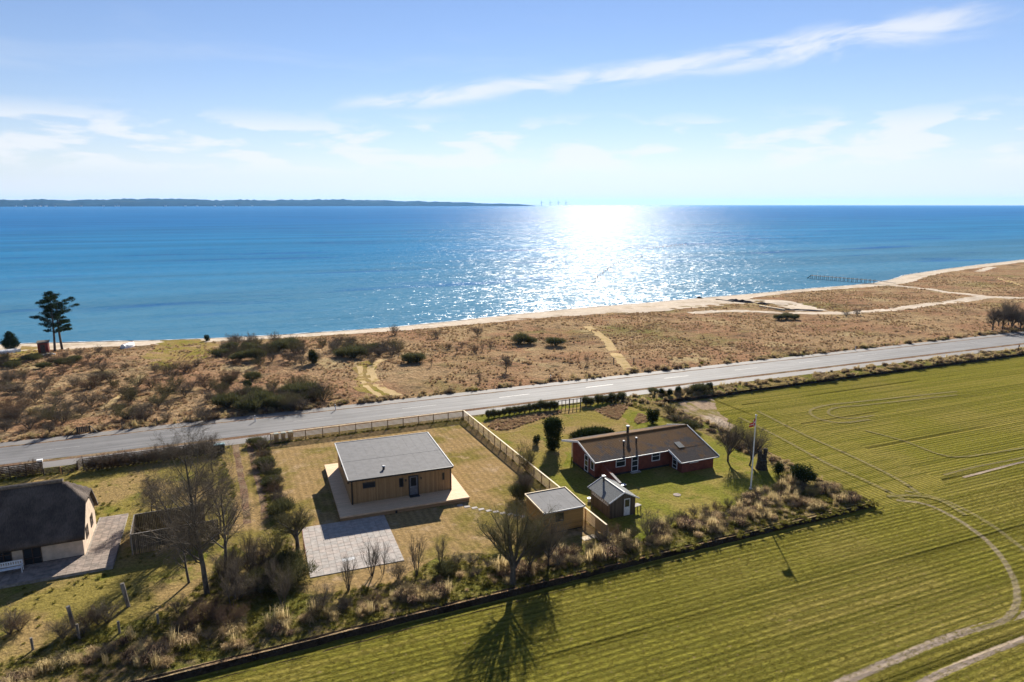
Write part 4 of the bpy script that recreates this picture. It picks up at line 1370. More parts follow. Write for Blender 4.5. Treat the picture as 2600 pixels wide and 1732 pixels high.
bin0 = make_bin()
fb = empty('bin', (0, 0, 0))
bpy.data.objects.remove(fb)
spots = [(ga.x + 0.75, ga.y + 0.75), (ga.x + 1.65, ga.y + 0.8), (ga.x + 2.6, ga.y + 0.85)]
for i, (x, y) in enumerate(spots):
    o = bin0 if i == 0 else copy_tree(bin0)
    o.location = (x, y, 0.0)
    o.rotation_euler = (0, 0, R(180 + (3, -4, 5)[i]))
    tag(o, 'dark wheelie bin with pale lid behind the end of the new fence', 'bin', 'bins behind the new fence')
for i, (u, v) in enumerate(((552, 1151), (565, 1149))):
    o = copy_tree(bin0)
    p = G(u, v)
    o.location = p
    o.scale = (1.1, 1.0, 1.12)
    o.rotation_euler = (0, 0, R(178 + 5 * i))
    tag(o, 'dark wheelie bin with teal lid at the end of the old rail fence', 'bin', 'bins by the old fence')

# ------------------------------------------------------------------ flagpole
fp = empty('flagpole', G(1906, 1243), 0, 'tall white flagpole with a red and white flag', 'flagpole')
FPH = 8.5
MB().tube([(0, 0, 0), (0, 0, FPH)], [0.085, 0.055], 10).build('pole', m_white, fp)
MB().tube([(0, 0, FPH - 0.02), (0, 0, FPH + 0.04), (0, 0, FPH + 0.12), (0, 0, FPH + 0.18)], [0.03, 0.11, 0.11, 0.02], 10).build('finial', m_white, fp)
MB().box(-0.14, 0.14, -0.14, 0.14, 0, 0.16).build('foot', m_concrete, fp)
m_flagred = principled('flag_red', (0.55, 0.03, 0.035), 0.8, 0.15, 3.0)
m_flagwhite = principled('flag_white', (0.75, 0.75, 0.74), 0.8, 0.1, 3.0)
fl = MB()
nxf, nyf = 20, 14
vsf = []
for i in range(nxf + 1):
    for j in range(nyf + 1):
        s_, t_ = i / nxf, j / nyf
        x = -1.15 * s_
        z = FPH - 0.25 - 0.85 * t_ * (1 - 0.45 * s_) - 0.38 * s_ ** 1.3
        y = 0.14 * math.sin(s_ * 7 + t_ * 1.5) * s_
        vsf.append((x * math.cos(0.38) - y * 0.37, x * 0.37 + y, z))
fsf, mi = [], []
for i in range(nxf):
    for j in range(nyf):
        a = i * (nyf + 1) + j
        fsf.append((a, a + nyf + 1, a + nyf + 2, a + 1))
        mi.append(1 if (6 <= j <= 7 or 6 <= i <= 8) else 0)
fl.add(vsf, fsf)
fl.mi = mi
fl.build('flag', [m_flagred, m_flagwhite], fp, smooth=True)

# ------------------------------------------------------------------ posts and small roadside things
m_log = principled('silvered_log', (0.23, 0.2, 0.165), 0.9, 0.3, 3.0, (1, 1, 0.4), bump=0.5, bdist=0.02)


def log_post(u, v, h, r, lean, label, cat='post', group=None, mat=None, name='wooden_post'):
    r_ = random.Random(int(u * 7 + v))
    pts = [(lean[0] * t * h, lean[1] * t * h, h * t) for t in (-0.04, 0.25, 0.5, 0.75, 1.0)]
    o = MB().tube(pts, [r * (1 + r_.uniform(-.08, .12)) for _ in pts], 9).build(name, mat or m_log, None, loc=G(u, v))
    return tag(o, label, cat, group)


log_post(326, 1540, 2.0, 0.16, (-0.13, 0.05), 'thick leaning log post on the lawn below the board enclosure')
log_post(187, 1592, 1.75, 0.14, (-0.1, 0), 'tall pale log post in the brown bush by the thatched house', group='tall posts')
log_post(201, 1622, 1.2, 0.09, (-0.02, 0), 'grey post standing close behind the tall pale log post', group='grey posts')
for u, v in ((304, 1607), (403, 1588), (84, 1650)):
    log_post(u, v, 0.95, 0.085, (-0.02, 0), 'short grey fence post in the rough grass of the bank', group='short bank posts')
for u, v in ((311, 1093), (399, 1081), (484, 1073)):
    log_post(u, v, 1.15, 0.07, (0, 0), 'short dark post in the grass beside the far road verge', group='dark roadside posts', mat=m_darkwood)
for u, v in ((1558, 921), (1609, 921)):
    log_post(u, v, 1.0, 0.1, (0, 0), 'short dark post flanking the trodden path to the beach', group='path posts', mat=m_darkwood)


def marker(u, v, label, lean=0.0):
    e = empty('marker_post', G(u, v), 0, label, 'marker post', 'white road markers')
    e.rotation_euler = (0, lean, 0)
    MB().box(-0.06, 0.06, -0.035, 0.035, 0, 0.95).build('post', m_white, e)
    MB().box(-0.062, 0.062, -0.037, 0.037, 0.72, 0.84).build('reflector_band', m_black, e)


for u, v in ((852, 1042), (648, 1071), (2171, 890), (1398, 966)):
    marker(u, v, 'slim white marker post with dark band on the road verge towards the sea', 0.12 if u == 2171 else 0)
# board with slanting props beside the road
sg = empty('notice_board', G(213, 1102), R(3), 'dark slatted board on slanting props beside the road', 'notice board')
for k in range(7):
    MB().box(-0.75 + k * 0.22, -0.75 + k * 0.22 + 0.19, -0.03, 0.0, 0.25, 1.05).build('board', m_darkwood, sg)
for x in (-0.78, 0.8):
    MB().box(x - 0.05, x + 0.05, 0.0, 0.08, 0, 1.15).build('post', m_darkwood, sg)
MB().bar((0.8, 0.0, 1.1), (1.75, -0.4, 0.0), 0.08, 0.08).build('prop', m_greywood, sg)
MB().bar((-0.78, 0.0, 1.0), (-1.9, -0.9, 0.0), 0.08, 0.08).build('prop', m_darkwood, sg)
rs = empty('road_sign_post', G(2585, 893), R(10), 'small brown sign on a post beside the roadside path', 'sign')
MB().box(-0.05, 0.05, -0.05, 0.05, 0, 1.5).build('post', m_darkwood, rs)
MB().box(-0.25, 0.25, -0.07, -0.051, 1.0, 1.5).build('board', m_rust, rs)

# open rail frame in the hedge of the brick house garden
rf0, rf1 = G(1417, 1040), G(1474, 1033)
d = rf1 - rf0
og = empty('open_rail_frame', rf0, math.atan2(d.y, d.x), 'open dark timber frame standing in the roadside hedge', 'fence')
L = d.length
for k in range(7):
    thick = 0.08 if k in (3, 6) else 0.045
    MB().box(L * k / 6 - thick, L * k / 6 + thick, -0.04, 0.04, 0, 1.5 if k in (3, 6) else 1.42).build('upright', m_darkwood, og)
MB().box(0, L, -0.06, -0.041, 1.3, 1.4).build('rail', m_darkwood, og)
MB().box(0, L, -0.06, -0.041, 0.55, 0.65).build('rail', m_darkwood, og)

# forked stump
sp = empty('forked_stump', G(1933, 1190), 0, 'dark forked tree stump between flagpole and round evergreen', 'stump')
m_stump = principled('stump_bark', (0.06, 0.05, 0.04), 0.95, 0.4, 5.0, bump=0.8, bdist=0.05)
MB().tube([(0, 0, -0.05), (0, 0, 0.5), (0.05, 0, 1.1)], [0.75, 0.6, 0.55], 12).build('trunk', m_stump, sp)
for dx, hh, r_ in ((-0.38, 2.3, 0.28), (0.42, 2.45, 0.25), (0.05, 1.8, 0.2)):
    MB().tube([(dx * 0.5, 0, 0.7), (dx * 0.9, 0, 1.4), (dx * 1.15, 0, hh)], [0.42, r_, r_ * 0.9], 10).build('limb', m_stump, sp)

# ------------------------------------------------------------------ on the shore: jetty, boats, hut
ja, jb = G(2229, 717, -1.6), G(2059, 707, SEA_Z)
jd = jb - ja
jl = math.hypot(jd.x, jd.y)
jt = empty('jetty', (ja.x, ja.y, SEA_Z), math.atan2(jd.y, jd.x), 'long thin timber jetty on posts reaching out from the beach', 'jetty')
MB().box(0, jl, -0.6, 0.6, 1.3, 1.42).build('deck', m_darkwood, jt)
for k in range(16):
    x = 1.5 + (jl - 1.8) * k / 15
    for s_ in (-1, 1):
        MB().tube([(x, s_ * 0.7, -0.8), (x, s_ * 0.7, 1.75)], 0.1, 6).build('post', m_darkwood, jt)
MB().bar((jl, 0, 1.35), (jl + 2.2, 0, -0.4), 1.0, 0.1).build('bathing_steps', m_darkwood, jt)
MB().bar((-7, 0, 0.95), (0, 0, 1.33), 1.0, 0.1).build('ramp', m_greywood, jt)


def boat(u, v, L, W, hh, rz, label, hullmat, keelmat, tilt=0.0):
    e = empty('upturned_boat', G(u, v), rz, label, 'boat', 'boats drawn up above the beach')
    e.rotation_euler = (tilt, 0, rz)
    m = MB()
    vs, fs = [], []
    nn, kk_ = 12, 8
    for i in range(nn + 1):
        t = i / nn
        w = W / 2 * (1 - abs(2 * t - 0.85) ** 2.6 * 0.75 if t > 0.1 else 0.8)
        w = max(w, 0.06)
        for j in range(kk_ + 1):
            an_ = math.pi * j / kk_
            vs.append((L * (t - 0.5), -w * math.cos(an_), hh * (0.75 + 0.25 * w / (W / 2)) * math.sin(an_) ** 0.75))
    for i in range(nn):
        for j in range(kk_):
            a = i * (kk_ + 1) + j
            fs.append((a, a + 1, a + kk_ + 2, a + kk_ + 1))
    fs.append(tuple(range(kk_, -1, -1)))
    fs.append(tuple(nn * (kk_ + 1) + j for j in range(kk_ + 1)))
    m.add(vs, fs)
    m.build('hull', hullmat, e, smooth=False)
    MB().box(-L * 0.46, L * 0.4, -0.03, 0.03, hh * 0.9, hh * 1.04).build('keel', keelmat, e)
    MB().box(-L * 0.48, L * 0.3, -W / 2 * 0.99, -W / 2 * 0.9, 0.02, 0.1).build('gunwale', keelmat, e)


boat(12, 898, 6.0, 2.0, 0.9, R(20), 'long white upturned boat on the grass beside the brown hut', m_white, m_white)
m_pink = principled('faded_red_hull', (0.5, 0.2, 0.2), 0.6, 0.2, 3.0)
boat(327, 882, 4.0, 1.7, 1.15, R(60), 'small white and faded red upturned boat near the beach', m_white, m_pink)
ht = empty('beach_hut', G(111, 897), R(5), 'small red-brown boarded hut at the foot of the pines', 'hut')
MB().box(-1.0, 1.0, 0, 2.0, 0, 2.3).build('wall', m_redwood, ht)
MB().slab([(-1.2, -0.2, 2.38), (1.2, -0.2, 2.38), (1.2, 2.2, 2.6), (-1.2, 2.2, 2.6)], 0.08).build('roof', m_greywood, ht)
MB().box(-0.45, 0.4, -0.04, 0.0, 0.05, 1.95).build('door', m_darkwood, ht)
tag(MB().box(-1.4, 1.4, -0.25, 0.25, 0, 0.3).box(-0.6, 1.0, -0.2, 0.2, 0.301, 0.5).build('stone_step', m_concrete, None, loc=G(122, 903)), 'pale flat stones lying in front of the brown hut', 'stones')
# timber and weed on the beach
for (u0, v0, u1, v1), w, lab in (((1928, 779, 1992, 789), 0.5, 'long pale beam lying on the sand by the dark weed heap'), ((1818, 761, 1862, 767), 0.35, 'dark reddish beam lying on the beach above the waterline')):
    a, b = G(u0, v0), G(u1, v1)
    tag(MB().bar(Vector((0, 0, w / 2)), b - a + Vector((0, 0, w / 2)), w, w).build('timber_beam', m_fence_cap if w > 0.4 else m_darkwood, None, loc=a), lab, 'beam')
m_weed = blend_ground('dried_seaweed', [((0.028, 0.027, 0.032), 0, 0, 0), ((0.06, 0.052, 0.045), 0.8, 0.5, 0.65)], fine=(3, 0.5), bump=(1, 0.3))
for (u0, v0, u1, v1), wd, hh, sd_ in (((1848, 762, 1912, 769), 4.5, 0.8, 1), ((1920, 770, 1952, 773), 3, 0.5, 2), ((1965, 783, 2090, 790), 3.5, 0.35, 3), ((1770, 757, 1785, 758), 2.2, 0.6, 4)):
    a, b = G(u0, v0), G(u1, v1)
    m = MB()
    vs, fs = [], []
    for i in range(31):
        for j in range(9):
            t, s_ = i / 30, j / 8
            p = a.lerp(b, t) + Vector((-(b - a).y, (b - a).x, 0)).normalized() * (s_ - 0.5) * wd
            k = math.sin(math.pi * t) ** 0.4 * math.sin(math.pi * s_)
            vs.append((p.x, p.y, H(p.x, p.y) - 0.02 + hh * k * (0.7 + 0.8 * mnoise.noise((p.x * 0.6, p.y * 0.6, sd_)))))
    for i in range(30):
        for j in range(8):
            q = i * 9 + j
            fs.append((q, q + 1, q + 10, q + 9))
    m.add(vs, fs)
    o = m.build('seaweed_heap', m_weed)
    tag(o, 'dark heap of dried seaweed washed up on the beach', 'seaweed', kind='stuff')

# net stakes standing in the glittering water
stk = MB().tube([(0, 0, -1), (0, 0, 1.0)], 0.1, 6).mesh('net_stake', m_darkwood)
NETA = [(1508, 722), (1515, 708), (1525, 698), (1538, 688), (1550, 679), (1562, 671), (1580, 664), (1598, 659), (1615, 656), (1632, 652)]
NETB = [(1622, 635), (1650, 632), (1676, 629), (1700, 626), (1722, 623), (1742, 621)]
for line, nn in ((NETA, 26), (NETB, 22)):
    us = np.interp(np.linspace(0, 1, nn), np.linspace(0, 1, len(line)), [p[0] for p in line])
    vv = np.interp(np.linspace(0, 1, nn), np.linspace(0, 1, len(line)), [p[1] for p in line])
    for u, v in zip(us, vv):
        o = bpy.data.objects.new('net_stake', stk)
        COL.objects.link(o)
        p = G(u + rt.uniform(-2, 2), v + rt.uniform(-.6, .6), SEA_Z)
        o.location = p
        k = max(1.0, p.length / 320)
        o.scale = (k, k, 1)
        tag(o, 'dark net stake standing in the glittering water', 'stake', 'fishing net stakes')

# ------------------------------------------------------------------ far coast and wind turbines
m_coast = blend_ground('far_woods', [((0.012, 0.02, 0.014), 0, 0, 0), ((0.035, 0.04, 0.022), 0.0016, 0.52, 0.66), ((0.007, 0.012, 0.009), 0.004, 0.5, 0.65)], fine=(0.012, 0.35), bump=(0.5, 5))


def coast(name, u0, u1, dist, hts, zscale, seed):
    nu = 260
    vs, fs = [], []
    for i in range(nu + 1):
        u = u0 + (u1 - u0) * i / nu
        dx, dy, dz = ray(u, 518)
        q = dist / math.hypot(dx, dy)
        hh = float(np.interp(u, [h_[0] for h_ in hts], [h_[1] for h_ in hts]))
        hh *= 1 + 0.16 * mnoise.noise((u * 0.02, seed, 0)) + 0.10 * mnoise.noise((u * 0.13, seed, 4)) + 0.07 * mnoise.noise((u * 0.5, seed, 9))
        for k, (dd, f) in enumerate(((0, 0), (60, 0.28), (260, 0.55), (700, 0.85), (1300, 1.0), (2600, 0.0))):
            g_ = (dist + dd) / dist
            vs.append((dx * q * g_, dy * q * g_, SEA_Z - 1 + hh * f * zscale + (6 * mnoise.noise((u * 0.3, k * 3.0, seed)) if 0 < k < 5 else 0) * min(1, hh / 40)))
    for i in range(nu):
        for k in range(5):
            a = i * 6 + k
            fs.append((a, a + 6, a + 7, a + 1))
    me = fast_mesh(name, vs, fs, m_coast)
    return link_mesh(name, me, kind='structure')


coast('hills', -900, 1358, 10500, [(-900, 90), (0, 88), (60, 92), (110, 108), (180, 82), (250, 105), (330, 112), (480, 108), (560, 100), (700, 100), (900, 98), (1000, 92), (1150, 62), (1240, 44), (1320, 30), (1358, 6)], 1.0, 1.7)
m_farwall = principled('far_white_wall', (0.7, 0.7, 0.68), 0.8, 0.1, 0.1)
m_farroof = principled('far_red_roof', (0.3, 0.12, 0.08), 0.8, 0.2, 0.1)
fw_me = MB().add([(-14, -7, 0), (14, -7, 0), (14, 7, 0), (-14, 7, 0), (-14, -7, 9), (14, -7, 9), (14, 7, 9), (-14, 7, 9)], [(0, 1, 5, 4), (1, 2, 6, 5), (2, 3, 7, 6), (3, 0, 4, 7), (4, 5, 6, 7)]).mesh('wall', m_farwall)
fr_me = MB().add([(-15, -8, 8.6), (15, -8, 8.6), (15, 8, 8.6), (-15, 8, 8.6), (-15, 0, 15), (15, 0, 15)], [(0, 1, 5, 4), (2, 3, 4, 5), (1, 2, 5), (3, 0, 4), (3, 2, 1, 0)]).mesh('roof', m_farroof)
rh_ = random.Random(31)
for u in (40, 62, 88, 100, 116, 140, 205, 262, 292, 300, 420, 470, 500, 545, 566, 600, 640):
    dx, dy, dz = ray(u, 518)
    q = (10500 + rh_.uniform(-60, -25)) / math.hypot(dx, dy)
    e = empty('far_house', (dx * q, dy * q, SEA_Z + 1), R(rh_.uniform(-40, 40) - 20), 'tiny pale house at the foot of the far wooded coast', 'house', 'houses on the far coast')
    link_mesh('wall', fw_me, e)
    link_mesh('roof', fr_me, e)
m_turb = principled('backlit_turbine_grey', (0.16, 0.17, 0.18), 0.5, 0.1, 1.0)  # dark grey paints in the backlit shade of towers and blades


def make_turbine():
    e = empty('wind_turbine', (0, 0, 0))
    MB().tube([(0, 0, 0), (0, 0, 62)], [4.6, 3.2], 10).build('tower', m_turb, e)
    MB().box(-2, 2, -6, 3, 61, 65).build('nacelle', m_turb, e)
    for k in range(3):
        an_ = R(90 + 15 + 120 * k)
        b = MB()
        d = Vector((math.cos(an_), 0, math.sin(an_)))
        p = Vector((0, -6.5, 63))
        n_ = Vector((-d.z, 0, d.x))
        b.add([p - n_ * 2.6, p + n_ * 2.6, p + d * 36 + n_ * 1.2, p + d * 36 - n_ * 1.2] + [v + Vector((0, 0.8, 0)) for v in (p - n_ * 2.6, p + n_ * 2.6, p + d * 36 + n_ * 1.2, p + d * 36 - n_ * 1.2)],
              [(0, 1, 2, 3), (7, 6, 5, 4), (0, 4, 5, 1), (1, 5, 6, 2), (2, 6, 7, 3), (3, 7, 4, 0)])
        b.build('blade', m_turb, e)
    return e


tb0 = make_turbine()
for i, u in enumerate((1375, 1397, 1417.5, 1437)):
    o = tb0 if i == 0 else copy_tree(tb0)
    dx, dy, dz = ray(u, 518)
    q = 11500 / math.hypot(dx, dy)
    o.location = (dx * q, dy * q, SEA_Z)
    o.rotation_euler = (0, 0, R(-25 + 7 * i))
    tag(o, 'distant wind turbine standing off the end of the far coast', 'wind turbine', 'wind turbines on the horizon')

# ------------------------------------------------------------------ haze over the bay
m_haze = bpy.data.materials.new('haze_air')
m_haze.use_nodes = True
m_haze.node_tree.nodes.clear()
NH = NT(m_haze.node_tree)
oh = NH.n('ShaderNodeOutputMaterial')
pvh = NH.n('ShaderNodeVolumePrincipled', {'Color': (0.22, 0.52, 1.0, 1), 'Density': 2.6e-5, 'Anisotropy': 0.3})
NH.put(oh.inputs[1], pvh.outputs[0])
hz_ = MB().box(-22000, 22000, -400, 22000, -4.5, 190).build('haze', m_haze)
tag(hz_, 'thin pale haze over the bay', kind='stuff')

# ------------------------------------------------------------------ vegetation: shapes
m_bark = principled('grey_bark', (0.115, 0.098, 0.08), 0.95, 0.35, 4.0, (1, 1, 0.4), bump=0.5, bdist=0.02)
m_twig = leafy('brown_twigs', (0.1, 0.083, 0.065), (0.165, 0.135, 0.1), 0.0)
m_twig_green = leafy('olive_twigs', (0.105, 0.096, 0.048), (0.155, 0.135, 0.07), 0.0)
m_twig_red = leafy('reddish_twigs', (0.12, 0.08, 0.055), (0.17, 0.115, 0.075), 0.0)
m_ever = leafy('dark_evergreen_leaf', (0.02, 0.032, 0.012), (0.05, 0.062, 0.02), 0.2)
m_broom = leafy('broom_green', (0.048, 0.056, 0.024), (0.12, 0.112, 0.052), 0.3)
m_pine = leafy('pine_needles', (0.014, 0.028, 0.014), (0.04, 0.058, 0.024), 0.15)
m_dry = leafy('dry_grass_blades', (0.36, 0.25, 0.13), (0.6, 0.46, 0.27), 0.5)
m_dry_red = leafy('rusty_grass_blades', (0.34, 0.21, 0.12), (0.5, 0.35, 0.21), 0.5)
m_straw = leafy('straw_blades', (0.4, 0.3, 0.14), (0.62, 0.5, 0.27), 0.5)
m_grass = leafy('green_grass_blades', (0.12, 0.125, 0.025), (0.25, 0.21, 0.055), 0.5)
m_crop = leafy('crop_blades', (0.16, 0.15, 0.025), (0.31, 0.26, 0.06), 0.5)


def grow(rng, p, d, L, r, lev, P, out):
    n = P['seg'][lev]
    pts, rad = [p.copy()], [r]
    d = d.normalized()
    dirs = [d.copy()]
    wob = P['wob'][lev]
    tip = P['tip'][lev]
    for i in range(n):
        d = (d + Vector((rng.gauss(0, wob), rng.gauss(0, wob), rng.gauss(0, wob * 0.6) + P['up'][lev]))).normalized()
        p = p + d * (L / n)
        pts.append(p.copy())
        dirs.append(d.copy())
        rad.append(r * (1 - (1 - tip) * (i + 1) / n))
    out.append((lev, pts, rad))
    if lev + 1 >= len(P['seg']):
        return
    k = P['kids'][lev]
    k = max(1, int(k * rng.uniform(0.8, 1.2) + 0.5))
    t0 = P['t0'][lev]
    for j in range(k):
        t = t0 + (1 - t0) * ((j + rng.random()) / k)
        x = min(t * n, n - 1e-4)
        i = int(x)
        q = pts[i].lerp(pts[i + 1], x - i)
        dd = dirs[min(i + 1, n)]
        ax = dd.orthogonal().normalized()
        ax.rotate(Matrix.Rotation(rng.uniform(0, 2 * math.pi), 3, dd))
        an_ = R(P['ang'][lev]) * rng.uniform(0.65, 1.3)
        nd = dd.copy()
        nd.rotate(Matrix.Rotation(an_, 3, ax))
        rr_ = rad[i] + (rad[i + 1] - rad[i]) * (x - i)
        grow(rng, q, nd, L * P['ratio'][lev] * rng.uniform(0.7, 1.2) * (1.15 - 0.45 * t), max(rr_ * P['thin'][lev], 0.004), lev + 1, P, out)


def tubes_mesh(name, branches, mat, sides):
    V, F = [], []
    for lev, pts, rad in branches:
        k = sides[min(lev, len(sides) - 1)]
        b0 = len(V)
        n = len(pts)
        for i, p in enumerate(pts):
            d = (pts[min(i + 1, n - 1)] - pts[max(i - 1, 0)]).normalized()
            u = d.orthogonal().normalized()
            w = d.cross(u)
            for j in range(k):
                a = 6.28318 * j / k
                V.append(p + (u * math.cos(a) + w * math.sin(a)) * rad[i])
        for i in range(n - 1):
            for j in range(k):
                F.append((b0 + i * k + j, b0 + i * k + (j + 1) % k, b0 + (i + 1) * k + (j + 1) % k, b0 + (i + 1) * k + j))
    return fast_mesh(name, [tuple(v) for v in V], F, mat)


def bare_tree(name, seed, H_, r, P, mat=None, stems=1, spread=0.0, split=2):
    """-> (trunk mesh, crown mesh)"""
    rng = random.Random(seed)
    out = []
    for k in range(stems):
        a = 2 * math.pi * (k + rng.random() * 0.7) / stems
        d = Vector((math.cos(a) * spread, math.sin(a) * spread, 1))
        base = Vector((math.cos(a), math.sin(a), 0)) * (r * 1.3 if stems > 1 else 0)
        base.z = -0.1
        grow(rng, base, d, H_ * P['trunk'] * (rng.uniform(0.75, 1.05) if stems > 1 else 1), r * (rng.uniform(0.7, 1) if stems > 1 else 1), 0, P, out)
    tr_m = tubes_mesh(name + '_trunk', [b for b in out if b[0] < split], m_bark, (7, 5, 3))
    cr_m = tubes_mesh(name + '_crown', [b for b in out if b[0] >= split], mat or m_twig, (7, 5, 3, 3))
    return tr_m, cr_m


P_BIG = dict(trunk=0.72, seg=(8, 5, 4, 3, 2), kids=(16, 8, 7, 6), t0=(0.28, 0.2, 0.2, 0.15), ang=(42, 45, 45, 45), ratio=(0.42, 0.55, 0.55, 0.6), thin=(0.55, 0.6, 0.6, 0.65), wob=(0.05, 0.1, 0.13, 0.15, 0.15), up=(0.02, 0.06, 0.03, 0.0, 0.0), tip=(0.25, 0.3, 0.35, 0.4, 0.5))
P_BIG2 = dict(trunk=0.8, seg=(9, 5, 4, 3, 2), kids=(22, 9, 7, 6), t0=(0.22, 0.2, 0.2, 0.15), ang=(46, 45, 45, 45), ratio=(0.33, 0.55, 0.58, 0.62), thin=(0.42, 0.55, 0.55, 0.6), wob=(0.05, 0.1, 0.13, 0.15, 0.15), up=(0.03, 0.06, 0.03, 0.0, 0.0), tip=(0.2, 0.3, 0.35, 0.4, 0.5))
P_ROUND = dict(trunk=0.55, seg=(5, 5, 4, 3, 2), kids=(15, 9, 8, 6), t0=(0.3, 0.2, 0.15, 0.15), ang=(48, 42, 45, 45), ratio=(0.72, 0.55, 0.55, 0.6), thin=(0.6, 0.6, 0.6, 0.7), wob=(0.06, 0.09, 0.12, 0.15, 0.15), up=(0.0, 0.05, 0.03, 0.0, 0.0), tip=(0.4, 0.3, 0.35, 0.4, 0.5))
P_VASE = dict(trunk=0.3, seg=(4, 7, 4, 3, 2), kids=(21, 11, 7, 5), t0=(0.45, 0.3, 0.2, 0.15), ang=(36, 32, 38, 40), ratio=(2.3, 0.4, 0.5, 0.6), thin=(0.5, 0.55, 0.6, 0.7), wob=(0.04, 0.07, 0.12, 0.15, 0.15), up=(0.0, 0.05, 0.03, 0.0, 0.0), tip=(0.7, 0.25, 0.35, 0.4, 0.5))
P_BUSH = dict(trunk=0.85, seg=(4, 4, 3, 2), kids=(9, 7, 6), t0=(0.15, 0.15, 0.15), ang=(38, 42, 45), ratio=(0.5, 0.5, 0.55), thin=(0.6, 0.6, 0.7), wob=(0.1, 0.13, 0.15, 0.15), up=(0.03, 0.04, 0.0, 0.0), tip=(0.3, 0.3, 0.4, 0.5))
P_SAP = dict(trunk=0.9, seg=(5, 4, 3), kids=(14, 9), t0=(0.25, 0.2), ang=(22, 28), ratio=(0.42, 0.45), thin=(0.5, 0.6), wob=(0.06, 0.1, 0.12), up=(0.05, 0.08, 0.03), tip=(0.3, 0.3, 0.5))


def put_tree(name, meshes, loc, sc_, rz, label, cat, group=None, tilt=(0, 0)):
    e = empty(name, loc, rz, label, cat, group)
    e.rotation_euler = (tilt[0], tilt[1], rz)
    e.scale = (sc_, sc_, sc_) if not hasattr(sc_, '__len__') else sc_
    link_mesh('trunk', meshes[0], e)
    link_mesh('crown', meshes[1], e)
    return e


def leaf_cloud(rng, lobes, n, size, elong=1.0, upness=0.0, shell=0.3):
    """random small leaf triangles in the lobes (cx,cy,cz,rx,ry,rz)"""
    L = np.array(lobes, dtype=float)
    vol = (L[:, 3] * L[:, 4] * L[:, 5]) ** 0.75
    idx = rng.choice(len(L), n, p=vol / vol.sum())
    d = rng.normal(size=(n, 3))
    d /= np.linalg.norm(d, axis=1)[:, None]
    rad = shell + (1 - shell) * rng.random(n) ** 0.6
    rad *= 1 + rng.normal(0, 0.15, n)
    c = L[idx, :3] + d * L[idx, 3:] * rad[:, None]
    ax = rng.normal(size=(n, 3)) * (1 - upness) + d * 0.5 + np.array([0, 0, 1.0]) * upness * 1.6
    ax /= np.linalg.norm(ax, axis=1)[:, None]
    b = np.cross(ax, rng.normal(size=(n, 3)))
    b /= np.linalg.norm(b, axis=1)[:, None]
    s_ = size * rng.uniform(0.6, 1.4, n)[:, None]
    v0 = c - b * s_ * 0.5
    v1 = c + b * s_ * 0.5
    v2 = c + ax * s_ * 1.3 * elong
    V = np.stack([v0, v1, v2], axis=1).reshape(-1, 3)
    V[:, 2] = np.maximum(V[:, 2], 0.01)
    F = np.arange(n * 3).reshape(-1, 3)
    return V, F


def ever_bush(name, seed, lobes, n, size, mat, elong=1.0, upness=0.1):
    rng = np.random.default_rng(seed)
    V, F = leaf_cloud(rng, lobes, n, size, elong, upness)
    crown = fast_mesh(name + '_crown', V, F, mat)
    r_ = random.Random(seed)
    br = []
    for l in lobes:
        p = Vector((r_.uniform(-.1, .1), r_.uniform(-.1, .1), -0.05))
        q = Vector(l[:3])
        br.append((0, [p, p.lerp(q, 0.5) + Vector((0, 0, 0.1)), q], [0.07, 0.05, 0.03]))
    trunk = tubes_mesh(name + '_trunk', br, m_bark, (5,))
    return trunk, crown


def rand_lobes(seed, n, w, h, flat=0.75):
    r_ = random.Random(seed)
    out = [(0, 0, h * 0.45, w * 0.36, w * 0.36, h * 0.45)]
    for k in range(n):
        a = r_.uniform(0, 6.28)
        d = w * 0.3 * r_.random() ** 0.5
        s_ = r_.uniform(0.5, 0.85)
        hz = h * r_.uniform(0.25, 0.75)
        out.append((math.cos(a) * d, math.sin(a) * d, hz, w * 0.24 * s_, w * 0.24 * s_, min(hz, h * 0.3) * s_ * 1.2))
    return out


# ------------------------------------------------------------------ prototypes
BT = {}
BT['big1'] = bare_tree('big1', 11, 13.0, 0.19, P_BIG2)
BT['big2'] = bare_tree('big2', 23, 10.0, 0.17, P_BIG, m_twig)
BT['mid'] = bare_tree('mid', 5, 7.0, 0.12, P_BIG, m_twig)
BT['round'] = bare_tree('round', 31, 5.6, 0.22, P_ROUND, m_twig_green)
BT['vase'] = bare_tree('vase', 42, 6.6, 0.24, P_VASE, m_twig_green)
BT['vase2'] = bare_tree('vase2', 47, 5.5, 0.13, P_VASE, m_twig)
BT['orch'] = bare_tree('orch', 8, 5.5, 0.16, P_ROUND, m_twig)
for i in range(4):
    BT['bush%d' % i] = bare_tree('bush%d' % i, 60 + i, 2.4, 0.035, P_BUSH, (m_twig, m_twig_red, m_twig, m_twig_green)[i], stems=(9, 11, 8, 12)[i], spread=(0.55, 0.7, 0.45, 0.6)[i], split=1)
for i in range(3):
    BT['sap%d' % i] = bare_tree('sap%d' % i, 80 + i, 3.0, 0.035, P_SAP, m_twig, stems=(5, 7, 3)[i], spread=(0.16, 0.22, 0.12)[i], split=1)
for i in range(3):
    BT['broom%d' % i] = ever_bush('broom%d' % i, 100 + i, rand_lobes(100 + i, 14, 4.6, 1.6), 3000, 0.05, m_broom, 7.0, 0.55)
for i in range(3):
    BT['ever%d' % i] = ever_bush('ever%d' % i, 110 + i, rand_lobes(110 + i, 9, 2.4, 2.2), 3200, 0.1, m_ever)
